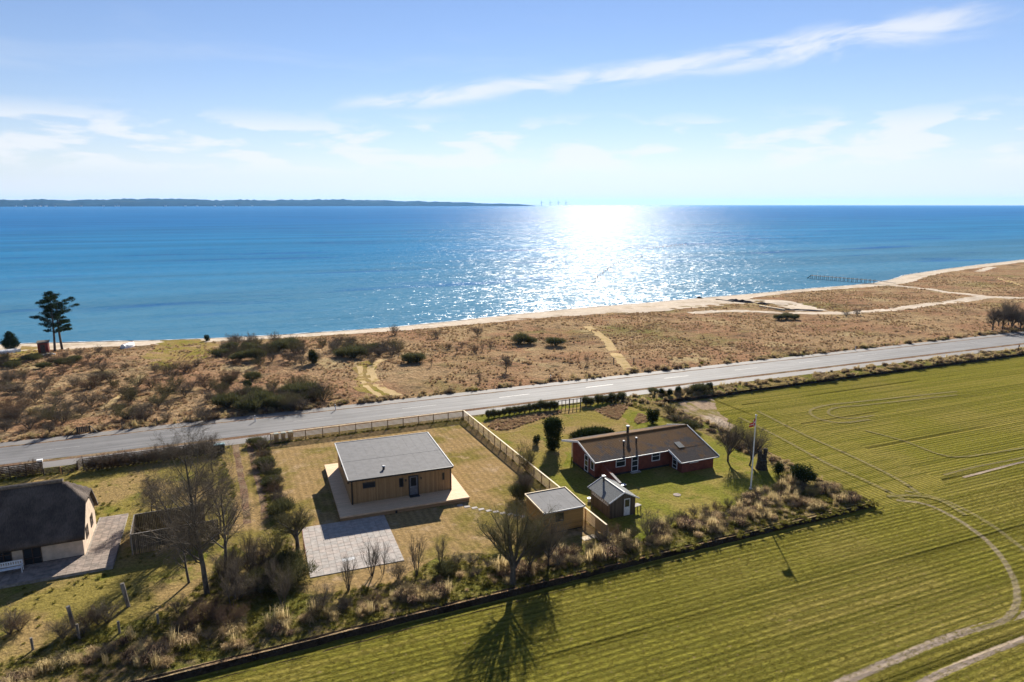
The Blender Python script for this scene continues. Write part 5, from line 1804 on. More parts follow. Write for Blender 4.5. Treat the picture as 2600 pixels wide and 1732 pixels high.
BT['juniper'] = ever_bush('juniper', 120, [(-2.2, 0, .35, 1.1, .9, .4), (-1.0, 0.3, .5, 1.2, 1.0, .5), (0.4, 0, .55, 1.3, 1.1, .55), (1.7, 0.2, .4, 1.1, .9, .4), (2.6, 0, .3, .8, .7, .3), (0, -.7, .4, 1.2, .7, .4)], 5200, 0.09, m_ever, 3.2, 0.25)
BT['column'] = ever_bush('column', 121, [(0, 0, .6, .75, .75, .55), (0, 0, 1.5, .8, .8, .9), (0.05, 0, 2.5, .95, .95, .95), (-.1, .05, 3.3, .95, .9, .75), (.35, 0, 3.2, .6, .6, .7), (-.5, 0, 2.9, .55, .55, .8)], 6500, 0.1, m_ever, 1.4, 0.5)
BT['sideways'] = ever_bush('sideways', 122, rand_lobes(5, 6, 1.6, 1.3), 1500, 0.09, m_ever)


def make_pine(name, seed, H_, lean, first):
    r_ = random.Random(seed)
    rng = np.random.default_rng(seed)
    br = []
    top = Vector((lean * H_, 0, H_))
    tp = [Vector((lean * H_ * t + 0.12 * math.sin(t * 5 + seed), 0.1 * math.sin(t * 4), H_ * t - (0.1 if t == 0 else 0))) for t in (0, .2, .4, .6, .8, 1)]
    br.append((0, tp, [.28, .24, .2, .16, .11, .05]))
    lobes = []
    n = 36
    for k in range(n):
        t = first + (0.98 - first) * (k / (n - 1)) ** 0.9
        x = t * 5
        i = min(int(x), 4)
        p = tp[i].lerp(tp[i + 1], x - i)
        a = r_.uniform(0, 6.28)
        L = (3.9 * (1 - abs(t - 0.66) * 1.25)) * (1.0 if r_.random() < 0.75 else 0.45) * r_.uniform(0.55, 1.1)
        if t > 0.9: L *= 0.6
        q = p + Vector((math.cos(a) * L, math.sin(a) * L, L * r_.uniform(0.05, 0.35)))
        br.append((1, [p, p.lerp(q, 0.55) - Vector((0, 0, 0.1)), q], [.07, .045, .02]))
        for m in range(5):
            f = r_.uniform(0.5, 1.15)
            c = p.lerp(q, f) + Vector((r_.uniform(-.35, .35), r_.uniform(-.35, .35), r_.uniform(-.05, .25)))
            s_ = r_.uniform(0.35, 0.75)
            lobes.append((c.x, c.y, c.z, s_, s_, s_ * 0.42))
    V, F = leaf_cloud(rng, lobes, 14000, 0.085, 2.4, 0.15, 0.2)
    return tubes_mesh(name + 't', br, m_bark, (8, 4)), fast_mesh(name + 'c', V, F, m_pine)


BT['pine1'] = make_pine('pine1', 3, 13.2, -0.012, 0.3)
BT['pine2'] = make_pine('pine2', 9, 12.2, -0.05, 0.36)
BT['pine3'] = ever_bush('pine3', 130, [(0, 0, 1.3, 1.5, 1.5, 1.1), (0.3, 0, 2.4, 1.5, 1.4, 1.1), (0, 0.2, 3.5, 1.1, 1.1, 1.0), (-.9, 0, 2.0, 1.0, 1.0, .8), (1.0, 0, 1.6, 1.0, 1.0, .8), (0, 0, 4.2, .6, .6, .5)], 9000, 0.1, m_pine, 2.0)

# ------------------------------------------------------------------ named trees
rv = random.Random(77)
put_tree('bare_tree', BT['big1'], G(527, 1507), 1.2, R(40), 'tallest bare tree, its trunk rising beside the board enclosure', 'tree')
put_tree('bare_tree', BT['big2'], G(575, 1455), 0.95, R(100), 'slim bare tree behind the tallest tree near the driveway', 'tree')
put_tree('bare_tree', BT['big2'], G(455, 1400), 0.85, R(200), 'bare tree standing against the board enclosure', 'tree')
put_tree('bare_tree', BT['mid'], G(400, 1305), 0.72, R(20), 'small twin of bare trees on the lawn behind the enclosure', 'tree', 'small bare lawn trees')
put_tree('bare_tree', BT['mid'], G(385, 1308), 0.68, R(130), 'small twin of bare trees on the lawn behind the enclosure', 'tree', 'small bare lawn trees')
put_tree('bare_tree', BT['big2'], G(500, 1330), 0.85, R(310), 'bare tree between the enclosure and the rail fence', 'tree')
put_tree('bare_tree', BT['mid'], G(540, 1200), 0.75, R(250), 'bare tree close to the end of the old rail fence', 'tree')
put_tree('bare_tree', BT['mid'], G(560, 1345), 1.0, R(50), 'slender bare tree between driveway and enclosure', 'tree')
put_tree('bare_tree', BT['mid'], G(480, 1480), 0.95, R(280), 'slender bare tree on the grass in front of the enclosure', 'tree')
put_tree('bare_tree', BT['round'], G(756, 1402), 0.98, R(15), 'rounded bare tree at the corner of the paved yard', 'tree')
put_tree('bare_tree', BT['vase'], G(1302, 1482), 1.16, R(60), 'vase-shaped bare tree at the field edge below the annex', 'tree')
put_tree('bare_tree', BT['vase2'], G(1392, 1438), 0.92, R(200), 'dense dark bare tree in front of the annex wall', 'tree')
put_tree('bare_tree', BT['vase2'], G(1345, 1452), 0.72, R(90), 'smaller bare tree beside the vase-shaped tree', 'tree')
put_tree('bare_tree', BT['vase2'], G(1848, 1172), 1.05, R(15), 'grey bare tree beside the brick house gable', 'tree')
put_tree('bare_tree', BT['vase2'], G(1903, 1182), 0.95, R(170), 'leaning bare tree behind the flagpole', 'tree', tilt=(0, R(-12)))
put_tree('bare_tree', BT['orch'], G(1285, 945), 0.78, R(80), 'dense round bare tree alone in the rusty grass', 'tree')
put_tree('bare_tree', BT['sap1'], G(1218, 970), 0.75, R(30), 'thin bare sapling beside the round bare tree', 'tree')
put_tree('bare_tree', BT['sap1'], G(1490, 926), 0.8, R(80), 'thin bare sapling near the trodden beach path', 'tree')
put_tree('bare_tree', BT['orch'], G(127, 1107), 0.5, R(20), 'low crooked bare tree behind the slatted notice board', 'tree')
put_tree('pine_tree', BT['pine1'], G(158, 888), 1.0, R(10), 'taller straight pine with wide layered crown by the beach', 'tree')
put_tree('pine_tree', BT['pine2'], G(140, 893), 1.0, R(160), 'leaning pine with a narrower crown beside the straight pine', 'tree')
put_tree('pine_tree', BT['pine3'], G(28, 890), 0.95, R(0), 'low rounded pine beside the upturned white boat', 'tree')
put_tree('small_evergreen_tree', BT['ever1'], G(795, 923), (1.05, 1.05, 1.45), R(10), 'dark evergreen tree casting a long shadow on the rough grass', 'tree')
put_tree('clipped_conifer', BT['column'], G(1404, 1143), (1.22, 1.22, 1.08), R(0), 'clipped columnar conifer with rounded head on the lawn', 'conifer')
put_tree('low_shrub', BT['sideways'], G(1400, 1143), 0.95, R(40), 'low dark shrub at the foot of the clipped conifer', 'shrub')
put_tree('low_shrub', BT['sideways'], G(1362, 1130), (0.8, 0.8, 1.1), R(140), 'small upright dark shrub on the lawn beside the clipped conifer', 'shrub')
put_tree('spreading_juniper', BT['juniper'], G(1502, 1108), 1.0, R(2), 'wide low juniper behind the brick house', 'shrub')
put_tree('round_evergreen', BT['ever0'], G(1657, 1075), 1.05, R(30), 'round dark evergreen at the seaward corner of the brick house lawn', 'shrub')
put_tree('round_evergreen', BT['ever2'], G(2038, 1228), (1.6, 1.4, 1.15), R(0), 'largest dark evergreen bush at the bank beyond the flagpole', 'shrub')
put_tree('round_evergreen', BT['ever1'], G(1975, 1205), 0.8, R(70), 'smaller dark evergreen between stump and largest evergreen bush', 'shrub')
put_tree('bare_shrub', BT['bush0'], G(1645, 1362), (1.1, 1.1, 1.15), R(20), 'upright bare shrub at the lawn edge near the shed', 'shrub')
put_tree('bare_shrub', BT['bush3'], G(1338, 1195), (1.0, 1.0, 1.5), R(0), 'tall yellowish bare shrub straddling the new fence', 'shrub')
put_tree('bare_shrub', BT['vase2'], G(1330, 1262), 0.62, R(10), 'dark bare shrub on the lawn side of the new fence', 'shrub')
put_tree('broom_shrub', BT['broom1'], G(1322, 1268), (0.75, 0.75, 1.0), R(70), 'dense dark green shrub at the foot of the new fence', 'shrub')


KIND_ADJ = {'bush0': 'spreading bare grey-brown', 'bush1': 'low bare reddish', 'bush2': 'upright bare grey-brown', 'bush3': 'bare olive-tinged', 'broom0': 'flat-topped green', 'broom1': 'dense dark green', 'broom2': 'loose green',
            'ever0': 'rounded evergreen', 'ever1': 'dense dark evergreen', 'ever2': 'uneven dark evergreen', 'vase2': 'tall fan-shaped bare', 'orch': 'tall round-headed bare', 'sap0': 'thin upright bare', 'sap1': 'thin tufted bare'}


def many(spots, keys, name, label, cat, group, smin, smax, flat=1.0):
    for (u, v) in spots:
        k = rv.choice(keys)
        s_ = rv.uniform(smin, smax)
        for noun in ('shrub ', 'bush '):
            if noun in label:
                lb = ('large ' if s_ > (smin + smax) / 2 else 'small ') + KIND_ADJ[k] + ' ' + noun + label.split(noun, 1)[1]
                break
        put_tree(name, BT[k], G(u, v), (s_, s_, s_ * flat * rv.uniform(0.85, 1.15)), rv.uniform(0, 6.28), lb, cat, group)


many([(560, 905), (585, 892), (608, 915), (630, 890), (652, 912), (668, 893), (690, 918), (706, 892), (722, 912), (748, 897), (768, 905), (590, 875), (640, 873), (700, 875), (740, 880), (765, 885), (820, 880)],
     ['broom0', 'broom1', 'broom2', 'bush0', 'bush2', 'bush3'], 'broom_shrub', 'dark green shrub in the thicket behind the solitary evergreen tree', 'shrub', 'thicket by the beach', 1.0, 1.5, 0.95)
many([(850, 893), (868, 905), (885, 885), (900, 908), (915, 890), (932, 905), (948, 888), (962, 905), (980, 892), (995, 905), (1010, 895)],
     ['bush0', 'bush2', 'broom1', 'broom2', 'bush3'], 'mixed_shrub', 'grey-green shrub in the thicket above the curved trodden path', 'shrub', 'thicket above the path', 1.0, 1.6, 0.85)
many([(575, 1035), (600, 1018), (625, 1030), (645, 1008), (668, 1028), (690, 1012), (712, 1022), (735, 1005), (756, 1022), (778, 1008), (797, 1018), (815, 1012), (640, 1040), (705, 1036)],
     ['broom0', 'broom1', 'broom2', 'bush2'], 'broom_shrub', 'dark green broom bush close to the seaward side of the road', 'shrub', 'broom thicket by the road', 0.95, 1.45, 0.95)
many([(1042, 922), (1060, 920)], ['broom1', 'ever1'], 'broom_shrub', 'round green bush at the top of the curved trodden path', 'shrub', 'bushes above the curved path', 0.9, 1.15)
many([(1213, 853), (1320, 872), (1345, 873), (1412, 878), (1003, 850), (1108, 858)], ['bush0', 'bush2', 'broom0'], 'dark_shrub', 'dark shrub alone on the rusty grass near the beach', 'shrub', 'lone shrubs above the beach', 0.95, 1.4)
many([(1978, 812), (1998, 811), (2018, 811)], ['broom0', 'broom2'], 'broom_shrub', 'low green bush beside the sandy track', 'shrub', 'bushes by the sandy track', 0.8, 1.1)
many([(2148, 803), (2176, 800)], ['bush0'], 'bare_shrub', 'small grey shrub on the edge of the sandy track', 'shrub', 'grey shrubs by the track', 0.8, 1.0)
many([(1095, 930), (1140, 885), (1172, 880), (1205, 895), (1225, 892), (1245, 890), (945, 925), (1160, 900)], ['bush0', 'sap0', 'bush1'], 'bare_shrub', 'small bare shrub scattered over the rusty grass', 'shrub', 'bare shrubs on rusty grass', 0.5, 0.85)
many([(30, 1055), (60, 1030), (15, 1095), (90, 1020), (45, 1075), (110, 995), (140, 1030), (75, 1090), (20, 985), (60, 970), (105, 960), (160, 950), (190, 985), (205, 1020), (240, 985), (290, 985), (330, 1020), (360, 1055), (300, 1045), (385, 985), (420, 1010), (450, 985), (470, 1005),
      (520, 1070), (545, 1065), (505, 1060), (165, 910), (200, 905), (225, 915), (180, 930), (250, 895), (275, 905), (130, 925), (395, 945), (440, 960), (480, 945), (500, 930), (530, 1020), (560, 1000), (600, 960), (580, 975)],
     ['bush0', 'bush1', 'bush2', 'bush0', 'bush3'], 'bare_shrub', 'bare brown shrub on the rough ground below the pines', 'shrub', 'bare shrubs below the pines', 0.7, 1.35, 0.85)
rw = random.Random(9)
more_spots = []
while len(more_spots) < 58:
    u, v = rw.uniform(0, 600), rw.uniform(905, 1075)
    if v > 1118 - 0.118 * u or abs(u - (640 - (v - 880) * 2.0)) < 40: continue
    if 330 < u < 560 and v < 935: continue
    more_spots.append((u, v))
many(more_spots, ['bush0', 'bush2', 'bush3', 'bush1'], 'bare_shrub', 'bare brown shrub on the rough ground below the pines', 'shrub', 'bare shrubs below the pines', 0.7, 1.5, 0.7)
many([(190, 918), (110, 935), (30, 935), (85, 915), (155, 925), (630, 985), (583, 972), (640, 965)], ['broom0', 'broom2', 'ever2'], 'broom_shrub', 'low dark green bush among the bare brown shrubs', 'shrub', 'green bushes below the pines', 0.7, 1.15)
rw = random.Random(19)
for (u0, u1, v0, v1, n_, lb, gp) in ((550, 825, 868, 930, 26, 'bare shrub in the thicket behind the solitary evergreen tree', 'thicket by the beach'), (845, 1015, 872, 912, 14, 'bare shrub in the thicket above the curved trodden path', 'thicket above the path'), (565, 840, 985, 1044, 18, 'bare shrub close to the seaward side of the road', 'broom thicket by the road')):
    many([(rw.uniform(u0, u1), rw.uniform(v0, v1)) for _ in range(n_)], ['bush0', 'bush2', 'bush3'], 'bare_shrub', lb, 'shrub', gp, 0.9, 1.5, 0.8)
put_tree('seaside_shrub', BT['sideways'], G(526, 866), (1.1, 1.1, 1.3), 0, 'lone dark shrub on the crest above the beach', 'shrub')
many([(2520, 838), (2545, 836), (2568, 840), (2590, 838), (2612, 842), (2535, 828), (2560, 826), (2585, 826), (2610, 828)], ['vase2', 'bush0', 'orch', 'vase2'], 'bare_tree', 'tall bare bush in the thicket where the road leaves the heath', 'shrub', 'thicket by the road bend', 0.95, 1.3)
# the hedge of the brick house along the road
many([(1240, 1062), (1255, 1060), (1268, 1058), (1280, 1056), (1293, 1054), (1306, 1052), (1319, 1050), (1332, 1048), (1345, 1046), (1358, 1044), (1371, 1042), (1384, 1042), (1397, 1042), (1408, 1041)], ['broom0', 'broom1', 'broom2'], 'hedge_bush', 'ragged dark green bush in the roadside hedge beside the open frame', 'shrub', 'roadside hedge bushes', 0.26, 0.38, 2.6)
many([(1488, 1030), (1500, 1030), (1518, 1026), (1530, 1025), (1542, 1022), (1554, 1021), (1566, 1018), (1578, 1016)], ['broom0', 'broom2', 'broom1'], 'hedge_bush', 'dark green bush in the hedge between open frame and field corner', 'shrub', 'hedge bushes by the field', 0.3, 0.42, 2.2)
many([(1660, 1000), (1680, 1003), (1700, 1005), (1722, 1001), (1745, 1000), (1775, 996), (1800, 992), (1720, 1012), (1700, 1055), (1715, 1070), (1735, 1080), (1752, 1092)], ['broom1', 'bush0', 'ever1', 'bush3'], 'rough_shrub', 'dark straggling shrub on the bank at the field corner', 'shrub', 'shrubs at the field corner', 0.55, 0.9)
# driveway hedge
many([(650, 1132), (660, 1145), (672, 1140), (665, 1165), (680, 1162), (672, 1185), (688, 1185), (682, 1208), (695, 1210), (690, 1232), (703, 1232), (698, 1255), (710, 1256), (706, 1280), (716, 1282), (714, 1305)], ['bush1', 'bush0', 'broom1', 'bush2', 'broom2'], 'driveway_bush', 'rough dark bush in the hedge between driveway and dry lawn', 'shrub', 'driveway hedge bushes', 0.55, 0.85)
# hedges in front of the old rail fences
many([(222 + i * 13, 1196 - i * 1.75) for i in range(25)], ['bush1', 'bush0', 'bush2'], 'fence_bush', 'dark bare bush along the old rail fence', 'shrub', 'bushes along the old fence', 0.72, 0.95)
many([(0, 1213), (22, 1210), (45, 1209), (66, 1206), (88, 1204)], ['bush1', 'bush0'], 'fence_bush', 'brown bare bush behind the thatched roof', 'shrub', 'bushes behind the thatch', 0.6, 0.8)
# saplings and shrubs on the bank by the paved yard
for (u, v), k, s_, lb in [((812, 1552), 'bush0', 0.95, 'bushy bare shrub below the paved yard, nearest its rusty hoops'), ((885, 1500), 'sap1', 1.05, 'upright bare sapling below the middle of the paved yard'), ((945, 1462), 'sap1', 1.1, 'thick upright bare sapling at the edge of the paved yard'),
                          ((972, 1460), 'sap2', 0.95, 'thin bare sapling beside the thick upright one'), ((1012, 1470), 'bush2', 0.85, 'spreading bare shrub at the corner of the paved yard'), ((1058, 1462), 'sap0', 1.25, 'tall bare sapling clump between yard and dry lawn'),
                          ((1120, 1440), 'sap0', 1.0, 'bare sapling clump at the foot of the dry lawn'), ((720, 1540), 'sap1', 1.15, 'bare sapling below the rounded bare tree'), ((640, 1460), 'sap0', 1.1, 'bare sapling beside the driveway end'), ((600, 1500), 'sap1', 0.9, 'bare sapling next to the tallest tree'),
                          ((590, 1545), 'sap2', 1.1, 'thin bare sapling on the bank by the tallest tree')]:
    put_tree('bare_sapling', BT[k], G(u, v), s_, rv.uniform(0, 6), lb, 'sapling')
many([(690, 1455), (715, 1475), (735, 1440), (700, 1500), (670, 1490), (725, 1505), (745, 1470)], ['broom1', 'bush3', 'broom2', 'bush0'], 'bank_bush', 'dark tangled bush below the rounded bare tree', 'shrub', 'bushes by the yard corner', 0.6, 0.95)
many([(50, 1600), (25, 1610), (225, 1590), (250, 1585), (210, 1610), (160, 1620), (275, 1580), (530, 1560), (555, 1575), (500, 1585), (475, 1600), (580, 1590), (450, 1555), (610, 1570)], ['bush1', 'bush1', 'bush0'], 'bank_bush', 'reddish bare bush on the bank below the thatched house', 'shrub', 'reddish bank bushes', 0.55, 0.85)
many([(1430, 1420), (1460, 1405), (1495, 1400), (1530, 1380), (1560, 1365), (1415, 1440), (1590, 1400)], ['bush1', 'bush3', 'bush0'], 'bank_bush', 'dull brown bush on the bank between annex and shed', 'shrub', 'bank bushes below the annex', 0.45, 0.7)
many([(1700, 1335), (1730, 1322), (1760, 1312), (1790, 1302), (1820, 1298), (1850, 1288), (1875, 1278), (1900, 1272), (1925, 1265), (1950, 1258), (1975, 1252), (2000, 1245), (1860, 1315), (2075, 1245), (2100, 1250), (1680, 1345), (2060, 1262)], ['bush1', 'bush0', 'bush3', 'bush2'], 'bank_bush', 'low brown bush in the row between lawn and grassy bank', 'shrub', 'bushes between lawn and bank', 0.42, 0.68, 0.9)
many([(1160, 1435), (1200, 1432), (1240, 1440), (1270, 1425), (1130, 1455)], ['bush2', 'broom0', 'bush0'], 'bank_bush', 'dark low bush beside the vase-shaped tree', 'shrub', 'bushes by the vase-shaped tree', 0.4, 0.65, 0.8)

rw = random.Random(55)
bank_spots = []
for _ in range(46):
    aa = rw.uniform(-30, 58)
    bb = rw.uniform(48.6, 51.0) + (0.03 * max(0, aa - 30))
    bank_spots.append((aa, bb))
for aa, bb in bank_spots:
    k = rw.choice(['bush0', 'bush1', 'bush2', 'bush3'])
    s_ = rw.uniform(0.28, 0.55)
    where = 'below the thatched house' if aa < -6 else 'below the paved yard' if aa < 14 else 'below the annex' if aa < 31 else 'below the brick house lawn'
    put_tree('bank_bush', BT[k], (aa, bb, 0), (s_, s_, s_ * rw.uniform(0.8, 1.1)), rw.uniform(0, 6.28), 'small ' + KIND_ADJ[k] + ' bush in the bank grass ' + where, 'shrub', 'small bank bushes')
many([(rw.uniform(540, 700), rw.uniform(1400, 1545)) for _ in range(20)], ['bush0', 'bush2', 'bush3', 'sap0', 'sap1'], 'tangle_bush', 'bare bush in the tangle between the tallest tree and the paved yard', 'shrub', 'tangle by the tallest tree', 0.55, 1.05)

# ------------------------------------------------------------------ grass tussocks (stuff), set out by geometry nodes


def tuft(name, seed, n, h, spread, wid, mat, droop=0.6):
    r_ = random.Random(seed)
    V, F = [], []
    for k in range(n):
        a = r_.uniform(0, 6.28)
        b0 = Vector((r_.gauss(0, spread * 0.22), r_.gauss(0, spread * 0.22), -0.02))
        L = h * r_.uniform(0.6, 1.25)
        out_ = Vector((math.cos(a), math.sin(a), 0)) * spread * r_.uniform(0.3, 1.0)
        side = Vector((-math.sin(a), math.cos(a), 0)) * wid * r_.uniform(0.6, 1.3)
        p1 = b0 + out_ * 0.35 + Vector((0, 0, L * 0.75))
        p2 = b0 + out_ * 1.0 + Vector((0, 0, L * (1.0 - droop * r_.uniform(0.2, 1.0))))
        i = len(V)
        V += [tuple(b0 - side * .5), tuple(b0 + side * .5), tuple(p1 + side * .4), tuple(p1 - side * .4), tuple(p2)]
        F += [(i, i + 1, i + 2), (i, i + 2, i + 3), (i + 3, i + 2, i + 4)]
    me = fast_mesh(name, V, F, mat)
    return bpy.data.objects.new(name, me)


TUFTS = {}


def tuft_set(key, objs):
    c = bpy.data.collections.new('tufts_' + key)
    for o in objs:
        c.objects.link(o)
    TUFTS[key] = c


tuft_set('tussock', [tuft('tussock_a', i, 210, 0.5, 0.55, 0.02, (m_dry, m_straw, m_dry)[i % 3], 0.85) for i in range(5)] + [tuft('stalks', 44, 60, 0.95, 0.4, 0.018, m_straw, 0.3), tuft('bramble', 45, 120, 0.6, 0.7, 0.03, m_twig_red, 0.6), tuft('green_tussock', 46, 150, 0.4, 0.5, 0.022, m_grass, 0.7)])
tuft_set('heath', [tuft('heath_a', 10 + i, 44, 0.34, 0.42, 0.045, (m_dry, m_dry_red, m_dry_red)[i % 3], 0.55) for i in range(5)])
tuft_set('green', [tuft('green_a', 20 + i, 34, 0.17, 0.3, 0.03, m_grass, 0.55) for i in range(3)])
tuft_set('crop', [tuft('crop_a', 30 + i, 12, 0.065, 0.26, 0.03, m_crop, 0.5) for i in range(3)])


def scatter(name, pts, scl, key, label):
    me = bpy.data.meshes.new(name)
    n = len(pts)
    me.vertices.add(n)
    me.vertices.foreach_set('co', np.asarray(pts, dtype=np.float32).ravel())
    at = me.attributes.new('scl', 'FLOAT', 'POINT')
    at.data.foreach_set('value', np.asarray(scl, dtype=np.float32))
    o = link_mesh(name, me)
    tag(o, label, None, None, 'stuff')
    ng = bpy.data.node_groups.new(name + '_nodes', 'GeometryNodeTree')
    ng.interface.new_socket('Geometry', in_out='INPUT', socket_type='NodeSocketGeometry')
    ng.interface.new_socket('Geometry', in_out='OUTPUT', socket_type='NodeSocketGeometry')
    t = ng.nodes
    gi, go = t.new('NodeGroupInput'), t.new('NodeGroupOutput')
    iop = t.new('GeometryNodeInstanceOnPoints')
    ci = t.new('GeometryNodeCollectionInfo')
    ci.inputs[0].default_value = TUFTS[key]
    ci.inputs['Separate Children'].default_value = True
    ci.inputs['Reset Children'].default_value = True
    rnd = t.new('FunctionNodeRandomValue')
    rnd.data_type = 'FLOAT_VECTOR'
    rnd.inputs[0].default_value = (-0.12, -0.12, 0)
    rnd.inputs[1].default_value = (0.12, 0.12, 6.283)
    na = t.new('GeometryNodeInputNamedAttribute')
    na.data_type = 'FLOAT'
    na.inputs[0].default_value = 'scl'
    L = ng.links.new
    L(gi.outputs[0], iop.inputs['Points'])
    L(ci.outputs[0], iop.inputs['Instance'])
    iop.inputs['Pick Instance'].default_value = True
    L(rnd.outputs[0], iop.inputs['Rotation'])
    L(na.outputs[0], iop.inputs['Scale'])
    L(iop.outputs[0], go.inputs[0])
    md = o.modifiers.new('scatter', 'NODES')
    md.node_group = ng
    return o


def in_poly_np(poly, x, y):
    r_ = np.zeros(len(x), bool)
    j = len(poly) - 1
    for i in range(len(poly)):
        xi, yi = poly[i]
        xj, yj = poly[j]
        c = ((yi > y) != (yj > y)) & (x < (xj - xi) * (y - yi) / (yj - yi + 1e-12) + xi)
        r_ ^= c
        j = i
    return r_


def clump(x, y, f):
    return np.array([mnoise.noise((a * f, b * f, 1.7)) for a, b in zip(x, y)])


ng_ = np.random.default_rng(12)
PATHS = [P2((1608, 947), (1585, 925), (1565, 900), (1545, 870), (1515, 845)), P2((1010, 1005), (970, 985), (948, 960), (942, 935), (958, 920), (995, 910)), P2((975, 1012), (935, 985), (918, 960), (914, 930)),
         P2((1985, 795), (2140, 795), (2260, 787), (2400, 770), (2500, 755), (2620, 757)), P2((1750, 795), (1850, 790), (1980, 795), (2100, 797)), P2((2240, 722), (2330, 733), (2400, 742), (2480, 750), (2560, 760)), P2((2060, 790), (2000, 772), (1930, 765), (1850, 768))]


def off_paths(x, y, w):
    ok = np.ones(len(x), bool)
    for k, pl in enumerate(PATHS):
        for i in range(len(pl) - 1):
            ax, ay = pl[i]
            bx, by = pl[i + 1]
            t = np.clip(((x - ax) * (bx - ax) + (y - ay) * (by - ay)) / ((bx - ax) ** 2 + (by - ay) ** 2), 0, 1)
            d = np.hypot(x - ax - t * (bx - ax), y - ay - t * (by - ay))
            ok &= d > (w if k < 3 else w * 2.2) * (2.2 if k == 6 else 1)
    return ok


# heath between road and beach
N_ = 120000
x = ng_.uniform(-150, 330, N_)
y = ng_.uniform(105.4, 260, N_)
ok = y < np.interp(x, [p[0] for p in B_IN], [p[1] for p in B_IN]) - 0.5
ok &= ng_.random(N_) < np.interp(np.hypot(x, y), [100, 160, 260, 400], [1.0, 0.85, 0.5, 0.2])
ok &= off_paths(x, y, 1.0)
x, y = x[ok], y[ok]
cl = clump(x, y, 0.35)
keep = ng_.random(len(x)) < 0.42 + cl * 1.1 + clump(x, y, 0.06) * 1.2
x, y, cl = x[keep], y[keep], cl[keep]
pts = [(a, b, H(a, b)) for a, b in zip(x, y)]
scatter('heath_grass', pts, (0.65 + 0.5 * cl + ng_.random(len(x)) * 0.5), 'heath', 'tufts of dry rusty grass between road and beach')
# tussocks on the banks
banks = [([(-60, 46.9), (-7, 47.4), (16, 48.0), (35, 48.5), (60.6, 48.8), (60.2, 53), (58.3, 56), (47, 53.2), (40, 51.8), (31, 50.8), (24, 50.3), (14.5, 50.8), (8.5, 49.9), (2.5, 49.3), (-2.5, 50.5), (-8, 52), (-14, 50), (-20, 48.6), (-34, 48.2), (-60, 49)], 8.0, 1.0),
         ([(58.6, 57), (61, 53.5), (61.8, 62), (62.6, 73), (61.7, 86), (61.5, 88.4), (56.5, 88.4), (59, 76), (58.7, 64)], 5.0, 0.7),
         ([(55, 89), (74, 88.2), (154, 89.2), (260, 89.4), (260, 92.4), (154, 92.4), (60, 92.6), (54, 92.4)], 6.0, 0.75),
         ([(-150, 105.4), (-50, 105.4), (200, 105.4), (200, 107.2), (-150, 107.2)], 5.0, 0.8)]
pts, scl = [], []
for poly, dens, s_ in banks:
    xs, ys = [p[0] for p in poly], [p[1] for p in poly]
    n = int((max(xs) - min(xs)) * (max(ys) - min(ys)) * dens)
    x = ng_.uniform(min(xs), max(xs), n)
    y = ng_.uniform(min(ys), max(ys), n)
    k = in_poly_np(poly, x, y)
    x, y = x[k], y[k]
    c = clump(x, y, 0.55)
    k = ng_.random(len(x)) < 0.42 + c * 1.9
    x, y, c = x[k], y[k], c[k]
    pts += [(a, b, H(a, b)) for a, b in zip(x, y)]
    scl += list(s_ * (0.6 + 0.9 * c + ng_.random(len(x)) ** 2 * 0.9))
scatter('bank_tussocks', pts, scl, 'tussock', 'tan grass tussocks heaped along the field bank and road verges')
# flower beds of dry stems in the brick house garden
for k, pl in enumerate((P2((1238, 1082), (1262, 1065), (1320, 1056), (1425, 1043), (1426, 1048), (1340, 1075), (1300, 1090), (1262, 1094)), P2((1505, 1040), (1590, 1022), (1602, 1027), (1585, 1045), (1570, 1066), (1545, 1060)), P2((1610, 1068), (1622, 1050), (1640, 1055), (1645, 1072), (1620, 1078)))):
    sheet('flower_bed', pl, 0.02, m_bed, step=0.6, ragged=0.1, seed=20 + k)
beds = [P2((1238, 1082), (1262, 1065), (1320, 1056), (1425, 1043), (1426, 1048), (1340, 1075), (1300, 1090), (1262, 1094)), P2((1505, 1040), (1590, 1022), (1602, 1027), (1585, 1045), (1570, 1066), (1545, 1060)), P2((1610, 1068), (1622, 1050), (1640, 1055), (1645, 1072), (1620, 1078))]
pts, scl = [], []
for pl in beds:
    xs, ys = [p[0] for p in pl], [p[1] for p in pl]
    n = int((max(xs) - min(xs)) * (max(ys) - min(ys)) * 9)
    x = ng_.uniform(min(xs), max(xs), n)
    y = ng_.uniform(min(ys), max(ys), n)
    k = in_poly_np(pl, x, y)
    pts += [(a, b, 0.02) for a, b in zip(x[k], y[k])]
    scl += list(ng_.uniform(0.5, 0.9, k.sum()))
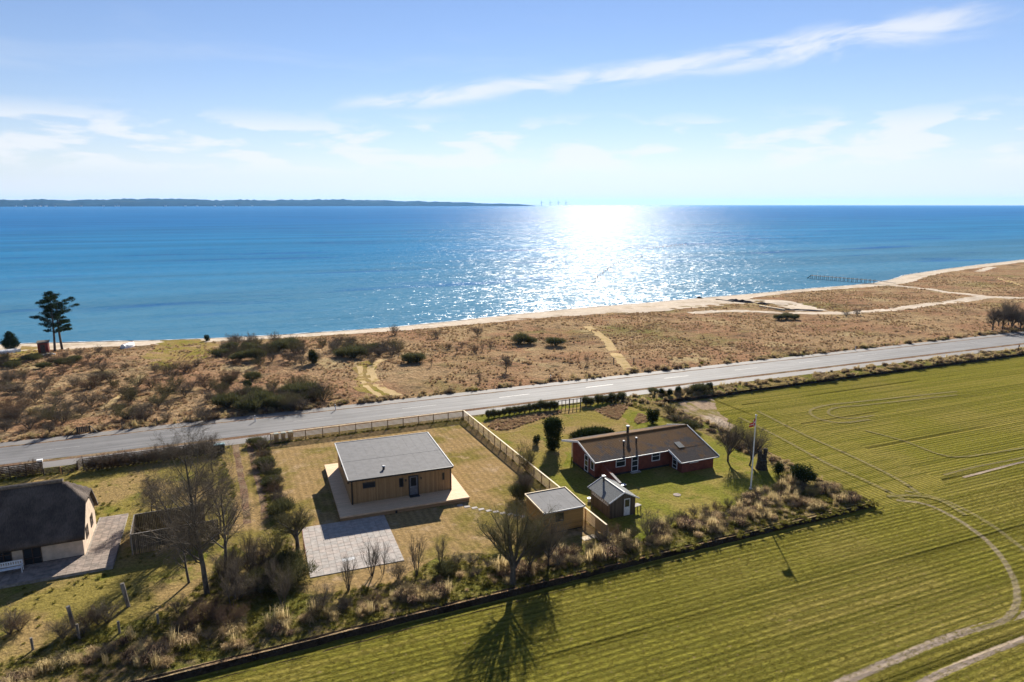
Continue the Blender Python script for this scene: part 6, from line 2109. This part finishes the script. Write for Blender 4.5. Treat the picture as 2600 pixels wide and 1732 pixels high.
scatter('dry_bed_stems', pts, scl, 'heath', 'dry stems lying in the flower beds of the brick house')
# greener rough grass round the gardens
N_ = 26000
x = ng_.uniform(-60, 62, N_)
y = ng_.uniform(47, 92, N_)
ok = np.ones(N_, bool)
for pl in (LOT, RED, DRIVE):
    ok &= ~in_poly_np(pl, x, y)
lf = in_poly_np(LEFT, x, y)
ok &= ~lf | (ng_.random(N_) < 0.08)
hx, hy = h1.location.x, h1.location.y
ok &= ~((x > hx - 6.5) & (x < hx + 12.5) & (y > hy - 13.2) & (y < hy + 12.8))
ok &= ~((x > th_.location.x - 14) & (x < th_.location.x + 2.9) & (y > th_.location.y - 3.6) & (y < th_.location.y + 8.2))
ok &= ~((x > an.location.x - 0.3) & (x < an.location.x + AW + 0.3) & (y > an.location.y - 0.3) & (y < an.location.y + AD + 0.3))
ok &= ~((x > 62) | ((x > 58) & (y > 53)))
x, y = x[ok], y[ok]
scatter('rough_green_grass', [(a, b, 0.0) for a, b in zip(x, y)], ng_.uniform(0.6, 1.5, len(x)), 'green', 'tufts of rough green grass around the gardens')
# winter crop in drilled rows, where it is close enough to show as plants
rows = np.arange(10, 47.0, 0.25)
px, py = [], []
for r_ in rows:
    n = int(140 / 0.42)
    xx = np.linspace(-40, 100, n) + ng_.uniform(-.2, .2, n)
    px.append(xx)
    py.append(np.full(n, r_) + ng_.normal(0, 0.03, n))
px, py = np.concatenate(px), np.concatenate(py)
ok = py < np.interp(px, [p[0] for p in F_EDGE[:8]], [p[1] for p in F_EDGE[:8]]) - 1.1
# only where the lens can see it
cx, cy = math.sin(YAW), math.cos(YAW)
fwd = px * cx + py * cy
lat = px * cy - py * cx
ok &= (np.abs(lat) < fwd * 0.86) & (fwd > 34)
px, py = px[ok], py[ok]
k = ng_.random(len(px)) < 0.62 + 0.5 * clump(px * 0.04, py, 1.3)
px, py = px[k], py[k]
scatter('winter_crop', [(a, b, FZ) for a, b in zip(px, py)], ng_.uniform(0.6, 1.25, len(px)), 'crop', 'green blades of winter crop in drilled rows')
